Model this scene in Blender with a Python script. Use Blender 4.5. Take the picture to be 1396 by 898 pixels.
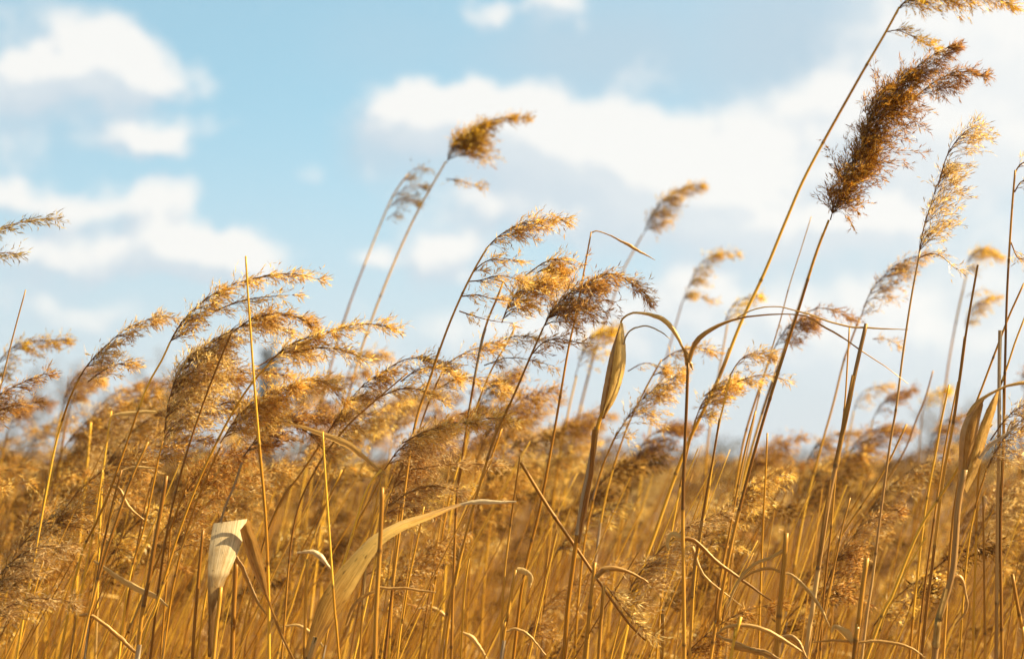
import bpy, math, random
import numpy as np
from mathutils import Vector, Matrix

SC = bpy.context.scene
for o in list(bpy.data.objects):
    bpy.data.objects.remove(o)
COL = SC.collection
rad = math.radians

# ------------------------------------------------------------------ camera
FPX = 3296.0                      # focal length in pixels of the 1396 px wide photograph
CAMZ = 1.90
HORIZON = 636.0
PITCH = math.atan((HORIZON - 449.0) / FPX)
FOCUS = 3.3
cam_d = bpy.data.cameras.new("camera")
cam = bpy.data.objects.new("camera", cam_d)
COL.objects.link(cam)
cam.location = (0, 0, CAMZ)
cam.rotation_euler = (math.pi / 2 + PITCH, 0, 0)
cam_d.sensor_width = 36.0
cam_d.lens = 85.0
cam_d.clip_start = 0.05
cam_d.clip_end = 5000
cam_d.dof.use_dof = True
cam_d.dof.focus_distance = FOCUS
cam_d.dof.aperture_fstop = 6.0
SC.camera = cam

# ------------------------------------------------------------------ light
SUN_AZ, SUN_EL = rad(90), rad(38)      # azimuth clockwise from the view direction
sd = Vector((math.sin(SUN_AZ) * math.cos(SUN_EL), math.cos(SUN_AZ) * math.cos(SUN_EL), math.sin(SUN_EL)))
sun_d = bpy.data.lights.new("sun", 'SUN')
sun_d.energy = 5.0
sun_d.angle = rad(0.53)
sun_d.color = (1.0, 0.85, 0.60)
sun = bpy.data.objects.new("sun", sun_d)
COL.objects.link(sun)
sun.rotation_euler = sd.to_track_quat('Z', 'Y').to_euler()
sun.location = sd * 50

SC.view_settings.view_transform = 'Standard'
SC.view_settings.look = 'None'
SC.view_settings.exposure = 1.55
SC.view_settings.gamma = 1.0
SC.view_settings.use_curve_mapping = False
cy = SC.cycles
cy.max_bounces = 8
cy.diffuse_bounces = 6
cy.glossy_bounces = 2
cy.transmission_bounces = 6
cy.caustics_reflective = False
cy.caustics_refractive = False


# ------------------------------------------------------------------ node helpers
class NT:
    def __init__(self, tree):
        self.t = tree
        tree.nodes.clear()

    def n(self, kind, **kw):
        nd = self.t.nodes.new(kind)
        for k, v in kw.items():
            setattr(nd, k, v)
        return nd

    def link(self, a, b):
        self.t.links.new(a, b)

    def put(self, sock, v):
        if isinstance(v, bpy.types.NodeSocket):
            self.t.links.new(v, sock)
        else:
            sock.default_value = v

    def m(self, op, a, b=0.0, c=None, clamp=False):
        nd = self.n('ShaderNodeMath', operation=op, use_clamp=clamp)
        self.put(nd.inputs[0], a)
        self.put(nd.inputs[1], b)
        if c is not None:
            self.put(nd.inputs[2], c)
        return nd.outputs[0]

    def vm(self, op, a, b=(0, 0, 0)):
        nd = self.n('ShaderNodeVectorMath', operation=op)
        self.put(nd.inputs[0], a)
        self.put(nd.inputs[1], b)
        return nd.outputs['Value'] if op in ('LENGTH', 'DOT_PRODUCT') else nd.outputs[0]

    def comb(self, x, y, z=0.0):
        nd = self.n('ShaderNodeCombineXYZ')
        for i, v in enumerate((x, y, z)):
            self.put(nd.inputs[i], v)
        return nd.outputs[0]

    def smooth(self, v, lo, hi, a=0.0, b=1.0):
        nd = self.n('ShaderNodeMapRange', interpolation_type='SMOOTHSTEP')
        self.put(nd.inputs[0], v)
        for i, q in zip((1, 2, 3, 4), (lo, hi, a, b)):
            self.put(nd.inputs[i], q)
        return nd.outputs[0]

    def noise(self, vec, scale, detail=3.0, rough=0.5, out='Fac'):
        nd = self.n('ShaderNodeTexNoise')
        self.put(nd.inputs['Vector'], vec)
        nd.inputs['Scale'].default_value = scale
        nd.inputs['Detail'].default_value = detail
        nd.inputs['Roughness'].default_value = rough
        return nd.outputs[out]

    def mix(self, f, a, b, blend='MIX'):
        nd = self.n('ShaderNodeMix', data_type='RGBA', blend_type=blend)
        self.put(nd.inputs[0], f)
        self.put(nd.inputs[6], a if isinstance(a, bpy.types.NodeSocket) else (*a, 1))
        self.put(nd.inputs[7], b if isinstance(b, bpy.types.NodeSocket) else (*b, 1))
        return nd.outputs[2]

    def ramp(self, f, stops):
        nd = self.n('ShaderNodeValToRGB')
        self.put(nd.inputs[0], f)
        el = nd.color_ramp.elements
        while len(el) < len(stops):
            el.new(0.5)
        for e, (p, c) in zip(el, stops):
            e.position = p
            e.color = (*c, 1)
        return nd.outputs[0]


# ------------------------------------------------------------------ world: sky with clouds
def build_world():
    w = bpy.data.worlds.new("World")
    SC.world = w
    w.use_nodes = True
    N = NT(w.node_tree)
    out = N.n('ShaderNodeOutputWorld')
    bg = N.n('ShaderNodeBackground')
    bg.inputs[1].default_value = 0.083
    N.link(bg.outputs[0], out.inputs[0])
    tc = N.n('ShaderNodeTexCoord')
    d = tc.outputs['Generated']
    sep = N.n('ShaderNodeSeparateXYZ')
    N.link(d, sep.inputs[0])
    X, Y, Z = sep.outputs
    sky = N.n('ShaderNodeTexSky', sky_type='NISHITA')
    sky.sun_disc = False
    sky.sun_elevation = SUN_EL
    sky.sun_rotation = SUN_AZ
    sky.altitude = 100
    sky.air_density = 1.0
    sky.dust_density = 0.6
    sky.ozone_density = 1.4
    zz = N.m('ADD', N.m('MULTIPLY', N.m('MAXIMUM', Z, 0.0), 1.3), 0.24)
    N.link(N.vm('NORMALIZE', N.comb(X, Y, zz)), sky.inputs[0])
    hs = N.n('ShaderNodeHueSaturation')
    hs.inputs['Saturation'].default_value = SKY_SAT
    hs.inputs['Value'].default_value = SKY_VAL
    N.link(sky.outputs[0], hs.inputs['Color'])
    skyc = N.mix(1.0, hs.outputs[0], SKY_TINT, 'MULTIPLY')
    # sky above the frame, dimmed and greyed to cut blue fill on the reeds
    skyc = N.mix(N.smooth(Z, 0.28, 0.75, 0.0, 0.8), skyc, (0.55, 0.75, 1.05))
    # pale moist air low over the horizon
    low = N.smooth(Z, 0.0, 0.16, 1.0, 0.0)
    skyc = N.mix(N.m('MULTIPLY', low, 0.92), skyc, SKY_LOW)
    # angular coordinates: azimuth and elevation in units of about 17 degrees
    az = N.m('ARCTAN2', X, Y)
    k = FPX / 1000.0
    U = N.m('MULTIPLY', az, k)
    V = N.m('MULTIPLY', N.m('ARCSINE', Z), k)
    P0 = N.comb(U, V, 0.0)

    # (centre px, centre py, rx, ry, weight): cumulus heaps by direction in the sky
    heaps = [
        (135, 88, 62, 48, 1.0), (205, 112, 66, 36, 1.0), (95, 118, 85, 36, .75), (45, 60, 95, 80, .35), (20, 140, 70, 40, .35),
        (178, 182, 62, 30, .85), (225, 198, 45, 20, .6), (290, 172, 60, 14, .25),
        (110, 285, 62, 32, .9), (225, 283, 52, 42, 1.0), (0, 275, 42, 26, .8), (150, 350, 190, 34, .95), (300, 352, 78, 36, 1.0),
        (110, 430, 80, 26, .6), (30, 400, 70, 22, .4),
        (600, 152, 72, 48, 1.1), (545, 190, 70, 60, .5), (680, 172, 85, 58, 1.1), (770, 190, 95, 62, 1.1), (860, 195, 70, 60, 1.0),
        (930, 235, 85, 60, 1.0), (1010, 245, 90, 60, .95), (800, 270, 220, 60, .75), (1000, 300, 180, 60, .7),
        (600, 352, 62, 34, .9), (500, 355, 32, 24, .8), (410, 235, 26, 14, .3),
        (665, 20, 34, 20, .7), (760, 14, 50, 28, .7), (1300, 90, 170, 150, .9), (1180, 190, 160, 70, .6), (1050, 160, 120, 40, .35),
        (1290, 220, 210, 90, .5), (870, 100, 60, 20, .35), (1180, 300, 60, 26, .85), (1120, 330, 110, 34, .55), (920, 400, 70, 40, .45),
        (1330, 350, 120, 60, .4), (800, 470, 170, 40, .3), (330, 500, 160, 40, .25), (1390, 40, 110, 90, 1.2),
        (1000, 430, 330, 70, .55), (640, 300, 120, 40, .3), (560, 470, 260, 50, .3), (1250, 470, 220, 70, .5), (-180, 200, 200, 80, .9), (-300, 420, 220, 50, .8), (1600, 160, 200, 110, 1.0), (1750, 380, 200, 70, .8), (-500, 60, 240, 120, .9), (2000, 80, 260, 120, .9),
    ]

    def density(P):
        wp = N.noise(P, 5.5, 4.0, 0.55, 'Color')
        wp = N.vm('MULTIPLY', N.vm('SUBTRACT', wp, (0.5, 0.5, 0.5)), (0.085, 0.06, 0.0))
        Q = N.vm('ADD', P, wp)
        wp2 = N.vm('MULTIPLY', N.vm('SUBTRACT', N.noise(P, 14.0, 3.0, 0.55, 'Color'), (0.5, 0.5, 0.5)), (0.085, 0.07, 0.0))
        Q = N.vm('ADD', Q, wp2)
        tot = None
        for (cx, cy_, rx, ry, wt) in heaps:
            c = ((cx - 698) / 1000.0, (HORIZON - cy_) / 1000.0, 0)
            r = N.vm('MULTIPLY', N.vm('SUBTRACT', Q, c), (1000.0 / rx / 1.3, 1000.0 / ry / 1.3, 0))
            f = N.smooth(N.vm('LENGTH', r), 0.12, 1.28, wt, 0.0)
            tot = f if tot is None else N.m('ADD', tot, f)
        # the rest of the sky, behind and above the viewer, carries loose cloud as well
        far = N.smooth(N.noise(N.vm('MULTIPLY', d, (3, 3, 6)), 1.0, 4.0), 0.5, 0.7)
        side = N.m('MAXIMUM', N.smooth(N.m('ABSOLUTE', U), 1.1, 1.6), N.smooth(V, 0.85, 1.2))
        tot = N.m('ADD', tot, N.m('MULTIPLY', far, side))
        fine = N.m('SUBTRACT', N.noise(P, 13.0, 6.0, 0.62), 0.5)
        return N.m('ADD', tot, N.m('MULTIPLY', fine, 0.95))

    D0 = density(P0)
    D1 = density(N.vm('ADD', P0, (0.014, 0.026, 0.0)))
    mask = N.smooth(D0, 0.07, 0.84)
    lit = N.smooth(N.m('SUBTRACT', D0, D1), -0.30, 0.30)
    thick = N.smooth(D0, 0.5, 1.7)
    lit = N.m('MULTIPLY', N.m('ADD', N.m('MULTIPLY', lit, 0.95), N.m('MULTIPLY', thick, 0.3)), 1.0, clamp=True)
    # brighter towards the sun
    hot = N.smooth(U, -0.1, 0.85)
    cl = N.mix(lit, CL_DARK, CL_LIT)
    cl = N.mix(N.m('MULTIPLY', hot, 0.5), cl, CL_HOT)
    glow = N.smooth(N.vm('LENGTH', N.vm('SUBTRACT', P0, (0.80, 0.66, 0))), 0.0, 0.4, 0.8, 0.0)
    hazy = N.m('MULTIPLY', N.smooth(U, 0.0, 0.7), 0.5)
    skyc = N.mix(hazy, skyc, SKY_LOW)
    # thin grey-blue veil high on the sunward side
    veil = None
    for (cx, cy_, rx, ry, wt) in [(840, 70, 300, 110, .75), (1090, 70, 280, 150, .85), (560, 60, 160, 90, .25), (530, 195, 80, 75, .65), (820, 255, 300, 60, .35), (40, 120, 190, 130, .35)]:
        q = N.vm('ADD', P0, N.vm('MULTIPLY', N.vm('SUBTRACT', N.noise(P0, 5.0, 4.0, 0.6, 'Color'), (0.5, 0.5, 0.5)), (0.12, 0.07, 0)))
        r = N.vm('MULTIPLY', N.vm('SUBTRACT', q, ((cx - 698) / 1000.0, (HORIZON - cy_) / 1000.0, 0)), (1000.0 / rx, 1000.0 / ry, 0))
        f = N.smooth(N.vm('LENGTH', r), 0.1, 1.2, wt, 0.0)
        veil = f if veil is None else N.m('MAXIMUM', veil, f)
    skyc = N.mix(veil, skyc, (2.1, 2.68, 3.12))
    fin = N.mix(N.m('MULTIPLY', mask, 0.97), skyc, cl)
    fin = N.mix(glow, fin, CL_HOT)
    N.link(fin, bg.inputs[0])


SKY_SAT, SKY_VAL, SKY_TINT = 0.88, 0.98, (1.02, 1.22, 0.98)
SKY_LOW = (2.82, 2.99, 3.14)
CL_DARK, CL_LIT, CL_HOT = (2.55, 2.98, 3.32), (3.95, 3.92, 3.82), (3.92, 3.92, 3.86)
build_world()


# ------------------------------------------------------------------ geometry helpers
CR = Matrix.Rotation(math.pi / 2 + PITCH, 3, 'X')
CRN = np.array(CR)


def P(px, py, d):
    """the point of the place that stands d metres away in the direction of a photograph pixel"""
    v = CRN @ np.array([(px - 698.0) / FPX * d, (449.0 - py) / FPX * d, -d])
    return v + np.array([0, 0, CAMZ])


def norm(v):
    v = np.asarray(v, float)
    return v / np.maximum(np.linalg.norm(v, axis=-1, keepdims=True), 1e-9)


def smooth_line(pts, n):
    """Catmull-Rom through pts, n points at even arc length"""
    p = np.asarray(pts, float)
    if len(p) == 2:
        t = np.linspace(0, 1, n)[:, None]
        return p[0] * (1 - t) + p[1] * t
    q = np.vstack([2 * p[0] - p[1], p, 2 * p[-1] - p[-2]])
    out = []
    for i in range(1, len(q) - 2):
        a, b, c, e = q[i - 1], q[i], q[i + 1], q[i + 2]
        t = np.linspace(0, 1, 14, endpoint=False)[:, None]
        out.append(0.5 * (2 * b + (c - a) * t + (2 * a - 5 * b + 4 * c - e) * t ** 2 + (3 * b - a - 3 * c + e) * t ** 3))
    o = np.vstack(out + [q[-2][None]])
    s = np.r_[0, np.cumsum(np.linalg.norm(np.diff(o, axis=0), axis=1))]
    u = np.linspace(0, s[-1], n)
    return np.stack([np.interp(u, s, o[:, k]) for k in range(o.shape[1])], 1)


class MB:
    """collects quads and triangles, with a 4-float attribute per vertex, and links them as ONE mesh object"""
    def __init__(self):
        self.v, self.f4, self.f3, self.m4, self.m3, self.c = [], [], [], [], [], []
        self.nv = 0

    def add(self, v, quads=None, tris=None, mat=0, col=None):
        v = np.asarray(v, np.float32).reshape(-1, 3)
        self.v.append(v)
        self.c.append(np.zeros((len(v), 4), np.float32) if col is None else np.asarray(col, np.float32).reshape(-1, 4))
        if quads is not None and len(quads):
            q = np.asarray(quads, np.int64).reshape(-1, 4)
            self.f4.append(q + self.nv)
            self.m4.append(np.full(len(q), mat))
        if tris is not None and len(tris):
            q = np.asarray(tris, np.int64).reshape(-1, 3)
            self.f3.append(q + self.nv)
            self.m3.append(np.full(len(q), mat))
        self.nv += len(v)

    def arrays(self):
        cat = lambda l, w, t: np.concatenate(l) if l else np.zeros((0, w) if w else (0,), t)
        return (cat(self.v, 3, np.float32), cat(self.f4, 4, np.int64), cat(self.f3, 3, np.int64), cat(self.m4, 0, np.int64), cat(self.m3, 0, np.int64), cat(self.c, 4, np.float32))

    def mesh(self, name, mats, smooth=True):
        v, f4, f3, m4, m3, c = self.arrays()
        me = bpy.data.meshes.new(name)
        me.vertices.add(len(v))
        me.vertices.foreach_set('co', v.ravel())
        nl = len(f4) * 4 + len(f3) * 3
        me.loops.add(nl)
        me.loops.foreach_set('vertex_index', np.r_[f4.ravel(), f3.ravel()].astype(np.int32))
        npoly = len(f4) + len(f3)
        me.polygons.add(npoly)
        tot = np.r_[np.full(len(f4), 4), np.full(len(f3), 3)].astype(np.int32)
        me.polygons.foreach_set('loop_start', np.r_[0, np.cumsum(tot)[:-1]].astype(np.int32))
        me.polygons.foreach_set('material_index', np.r_[m4, m3].astype(np.int32))
        me.polygons.foreach_set('use_smooth', np.full(npoly, smooth))
        at = me.attributes.new('data', 'FLOAT_COLOR', 'POINT')
        at.data.foreach_set('color', c.ravel())
        for mm in mats:
            me.materials.append(mm)
        me.update(calc_edges=True)
        return me

    def build(self, name, mats, parent=None, loc=None):
        me = self.mesh(name, mats)
        o = bpy.data.objects.new(name, me)
        COL.objects.link(o)
        if parent is not None:
            o.parent = parent
        return o


def frames(p):
    t = norm(np.gradient(p, axis=0))
    ref = np.array([0, 1.0, 0]) if abs(t[0][1]) < 0.9 else np.array([1.0, 0, 0])
    a = norm(np.cross(t, ref))
    b = np.cross(t, a)
    return t, a, b


def tube(mb, p, r, sides=8, mat=0, col=None, cap=True, squash=1.0):
    p = np.asarray(p, float)
    n = len(p)
    r = np.broadcast_to(np.asarray(r, float), (n,))
    _, a, b = frames(p)
    th = np.arange(sides) * 2 * math.pi / sides
    v = p[:, None] + r[:, None, None] * (np.cos(th)[None, :, None] * a[:, None] + squash * np.sin(th)[None, :, None] * b[:, None])
    i, j = np.meshgrid(np.arange(n - 1), np.arange(sides), indexing='ij')
    k = (j + 1) % sides
    q = np.stack([i * sides + j, i * sides + k, (i + 1) * sides + k, (i + 1) * sides + j], -1).reshape(-1, 4)
    c = None
    if col is not None:
        c = np.zeros((n, sides, 4))
        c[:, :, :3] = np.asarray(col)[:, None]
        c[:, :, 3] = np.arange(sides) / sides
        c = c.reshape(-1, 4)
    v = v.reshape(-1, 3)
    tr = None
    if cap:
        v = np.vstack([v, p[-1][None]])
        e = n * sides
        tr = [((n - 1) * sides + s, (n - 1) * sides + (s + 1) % sides, e) for s in range(sides)]
        if c is not None:
            c = np.vstack([c, [[c[-1][0], c[-1][1], 0.8, 0]]])
    mb.add(v, q, tr, mat, c)


# ------------------------------------------------------------------ materials
def mat_new(name):
    m = bpy.data.materials.new(name)
    m.use_nodes = True
    return m, NT(m.node_tree)


def finish(N, col, trans=0.35, gloss=0.04, rough=0.45, tcol=None, bump=None, fres=0.4):
    """thin plant tissue: light scatters back and through, with a faint waxy sheen"""
    out = N.n('ShaderNodeOutputMaterial')
    df = N.n('ShaderNodeBsdfDiffuse')
    N.put(df.inputs[0], col)
    if bump is not None:
        N.link(bump, df.inputs['Normal'])
    sh = df.outputs[0]
    if trans > 0:
        tr = N.n('ShaderNodeBsdfTranslucent')
        N.put(tr.inputs[0], tcol if tcol is not None else col)
        mx = N.n('ShaderNodeMixShader')
        mx.inputs[0].default_value = trans
        N.link(sh, mx.inputs[1])
        N.link(tr.outputs[0], mx.inputs[2])
        sh = mx.outputs[0]
    if gloss > 0:
        gl = N.n('ShaderNodeBsdfGlossy')
        gl.inputs['Roughness'].default_value = rough
        gl.inputs['Color'].default_value = (1, .78, .45, 1)
        mx = N.n('ShaderNodeMixShader')
        fr = N.n('ShaderNodeFresnel')
        fr.inputs[0].default_value = 1.4
        N.link(N.m('ADD', N.m('MULTIPLY', fr.outputs[0], fres), gloss, clamp=True), mx.inputs[0])
        N.link(sh, mx.inputs[1])
        N.link(gl.outputs[0], mx.inputs[2])
        sh = mx.outputs[0]
    N.link(sh, out.inputs[0])


def stem_material(name, dark, mid, light):
    m, N = mat_new(name)
    at = N.n('ShaderNodeAttribute', attribute_name='data')
    sp = N.n('ShaderNodeSeparateColor')
    N.link(at.outputs['Color'], sp.inputs[0])
    along, inter, node = sp.outputs
    around = at.outputs['Alpha']
    oi = N.n('ShaderNodeObjectInfo')
    rnd = oi.outputs['Random']
    ang = N.m('MULTIPLY', around, 2 * math.pi)
    vec = N.comb(N.m('MULTIPLY', N.m('SINE', ang), 2.2), N.m('MULTIPLY', N.m('COSINE', ang), 2.2), N.m('ADD', N.m('MULTIPLY', along, 9.0), N.m('MULTIPLY', rnd, 40.0)))
    n1 = N.noise(vec, 1.6, 4.0, 0.6)
    f = N.m('ADD', N.m('MULTIPLY', n1, 0.75), N.m('ADD', N.m('MULTIPLY', inter, 0.46), N.m('MULTIPLY', rnd, 0.12)))
    c = N.ramp(f, [(0.28, dark), (0.52, mid), (0.85, light)])
    streak = N.noise(N.comb(N.m('MULTIPLY', N.m('SINE', ang), 9.0), N.m('MULTIPLY', N.m('COSINE', ang), 9.0), N.m('MULTIPLY', along, 6.0)), 1.3, 3.0)
    c = N.mix(N.smooth(streak, 0.56, 0.72, 0.0, 0.55), c, (dark[0] * .6, dark[1] * .55, dark[2] * .6))
    spots = N.noise(N.comb(N.m('MULTIPLY', N.m('SINE', ang), 1.5), N.m('MULTIPLY', N.m('COSINE', ang), 1.5), N.m('MULTIPLY', along, 130.0)), 1.0, 2.0)
    c = N.mix(N.smooth(spots, 0.68, 0.76, 0.0, 0.6), c, (0.06, 0.03, 0.012))
    c = N.mix(N.m('MULTIPLY', node, 0.8, clamp=True), c, (0.075, 0.037, 0.014))
    finish(N, c, 0.0, 0.03, 0.4)
    return m


TIP = (0.10, 0.04, 0.014)


def tuft_material(name, stops, trans=0.45, tip=0.4):
    """spikelets and silky hairs: every one its own tone"""
    m, N = mat_new(name)
    ge = N.n('ShaderNodeNewGeometry')
    oi = N.n('ShaderNodeObjectInfo')
    r = ge.outputs['Random Per Island']
    c = N.ramp(r, stops)
    at = N.n('ShaderNodeAttribute', attribute_name='data')
    sp = N.n('ShaderNodeSeparateColor')
    N.link(at.outputs['Color'], sp.inputs[0])
    c = N.mix(N.m('MULTIPLY', N.m('POWER', sp.outputs[0], 1.6), tip), c, TIP)   # glumes end in a dark brown point
    hs = N.n('ShaderNodeHueSaturation')
    N.put(hs.inputs['Value'], N.m('ADD', N.m('MULTIPLY', oi.outputs['Random'], 0.35), 0.83))
    N.put(hs.inputs['Hue'], N.m('ADD', N.m('MULTIPLY', oi.outputs['Random'], 0.018), 0.491))
    N.link(c, hs.inputs['Color'])
    gm = N.n('ShaderNodeGamma')
    N.link(hs.outputs[0], gm.inputs[0])
    gm.inputs[1].default_value = 1.15
    finish(N, hs.outputs[0], trans, 0.0, tcol=gm.outputs[0])
    return m


def leaf_material(name, dark, mid, light, trans=0.4):
    m, N = mat_new(name)
    at = N.n('ShaderNodeAttribute', attribute_name='data')
    sp = N.n('ShaderNodeSeparateColor')
    N.link(at.outputs['Color'], sp.inputs[0])
    u, v, dry_shade = sp.outputs
    oi = N.n('ShaderNodeObjectInfo')
    o = N.m('MULTIPLY', oi.outputs['Random'], 30.0)
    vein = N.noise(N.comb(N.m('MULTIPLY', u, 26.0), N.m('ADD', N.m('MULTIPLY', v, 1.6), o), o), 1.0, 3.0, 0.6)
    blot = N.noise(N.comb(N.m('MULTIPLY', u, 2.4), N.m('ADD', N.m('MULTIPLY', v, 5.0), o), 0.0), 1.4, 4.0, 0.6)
    f = N.m('ADD', N.m('MULTIPLY', vein, 0.45), N.m('ADD', N.m('MULTIPLY', blot, 0.45), N.m('MULTIPLY', dry_shade, 0.4)))
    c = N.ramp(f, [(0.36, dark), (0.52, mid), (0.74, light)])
    thin = N.noise(N.comb(N.m('MULTIPLY', u, 70.0), N.m('MULTIPLY', v, 3.0), o), 1.0, 2.0)
    c = N.mix(N.smooth(thin, 0.54, 0.66, 0.0, 0.6), c, (dark[0] * .7, dark[1] * .65, dark[2] * .6))
    sp2 = N.noise(N.comb(N.m('MULTIPLY', u, 9.0), N.m('ADD', N.m('MULTIPLY', v, 22.0), o), o), 1.0, 2.0)
    c = N.mix(N.smooth(sp2, 0.63, 0.74, 0.0, 0.7), c, (0.07, 0.035, 0.012))
    bp = N.n('ShaderNodeBump')
    bp.inputs['Strength'].default_value = 0.8
    bp.inputs['Distance'].default_value = 0.0006
    N.link(vein, bp.inputs['Height'])
    finish(N, c, trans, 0.012, 0.5, bump=bp.outputs[0], fres=0.15)
    return m


M = {}
TR = 0.6
M['stem'] = stem_material('reed_stem', (0.10, 0.032, 0.004), (0.42, 0.175, 0.009), (0.78, 0.43, 0.04))
M['stem_brown'] = stem_material('reed_stem_brown', (0.05, 0.017, 0.004), (0.22, 0.085, 0.009), (0.54, 0.26, 0.03))
M['stem_grey'] = stem_material('reed_stem_weathered', (0.13, 0.065, 0.024), (0.36, 0.19, 0.055), (0.56, 0.35, 0.12))
M['stem_bed_shaded'] = stem_material('reed_stem_bed_shaded', (0.028, 0.009, 0.001), (0.125, 0.040, 0.002), (0.42, 0.175, 0.009))  # darkened copy of the reed stem; shade between crowded reeds painted in
M['tan'] = tuft_material('plume_tan', [(0.0, (0.26, 0.115, 0.03)), (0.15, (0.66, 0.35, 0.055)), (0.5, (0.90, 0.57, 0.135)), (0.8, (0.93, 0.67, 0.22)), (1.0, (0.95, 0.81, 0.46))], TR)
M['bed_plume_shaded'] = tuft_material('bed_plume_shaded', [(0.0, (0.06, 0.02, 0.003)), (0.3, (0.20, 0.082, 0.011)), (0.7, (0.42, 0.21, 0.042)), (1.0, (0.68, 0.44, 0.16))], 0.45)  # plume tones lowered to carry the shade of the dense stand
M['bed_dusky_shaded'] = tuft_material('bed_dusky_shaded', [(0.0, (0.04, 0.014, 0.003)), (0.4, (0.15, 0.058, 0.010)), (1.0, (0.42, 0.22, 0.05))], 0.45)  # lower still, the same shade put into the plume colour
M['amber'] = tuft_material('plume_amber', [(0.0, (0.22, 0.085, 0.012)), (0.3, (0.50, 0.235, 0.03)), (0.65, (0.74, 0.41, 0.085)), (1.0, (0.88, 0.62, 0.22))], TR)
M['gold'] = tuft_material('plume_gold', [(0.0, (0.42, 0.22, 0.012)), (0.3, (0.76, 0.45, 0.024)), (0.65, (0.90, 0.61, 0.05)), (1.0, (0.95, 0.76, 0.18))], 0.68, 0.15)
M['dark'] = tuft_material('plume_dark', [(0.0, (0.11, 0.035, 0.007)), (0.3, (0.36, 0.15, 0.013)), (0.65, (0.72, 0.38, 0.032)), (1.0, (0.90, 0.62, 0.13))], TR)
M['grey'] = tuft_material('plume_olive', [(0.0, (0.12, 0.08, 0.03)), (0.5, (0.46, 0.30, 0.08)), (1.0, (0.64, 0.48, 0.17))], 0.4)
M['pale'] = tuft_material('plume_pale', [(0.0, (0.32, 0.16, 0.055)), (0.35, (0.80, 0.51, 0.145)), (1.0, (0.93, 0.75, 0.38))], TR)
M['mauve'] = tuft_material('plume_dusky', [(0.0, (0.22, 0.09, 0.025)), (0.4, (0.72, 0.38, 0.075)), (0.8, (0.88, 0.57, 0.16)), (1.0, (0.94, 0.74, 0.36))], TR)
M['leaf'] = leaf_material('leaf_straw', (0.16, 0.07, 0.014), (0.44, 0.22, 0.04), (0.68, 0.44, 0.14))
M['leaf_cream'] = leaf_material('leaf_cream', (0.22, 0.11, 0.03), (0.50, 0.32, 0.12), (0.70, 0.54, 0.29), 0.35)
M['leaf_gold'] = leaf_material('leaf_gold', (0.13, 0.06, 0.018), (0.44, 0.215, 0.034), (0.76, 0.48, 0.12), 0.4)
M['leaf_brown'] = leaf_material('leaf_brown', (0.13, 0.05, 0.012), (0.36, 0.165, 0.03), (0.60, 0.33, 0.08), 0.4)
M['leaf_grey'] = leaf_material('leaf_grey', (0.20, 0.13, 0.07), (0.40, 0.28, 0.15), (0.56, 0.42, 0.25), 0.25)

WIND = norm(np.array([1.0, 0.12, 0.0]))


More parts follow.
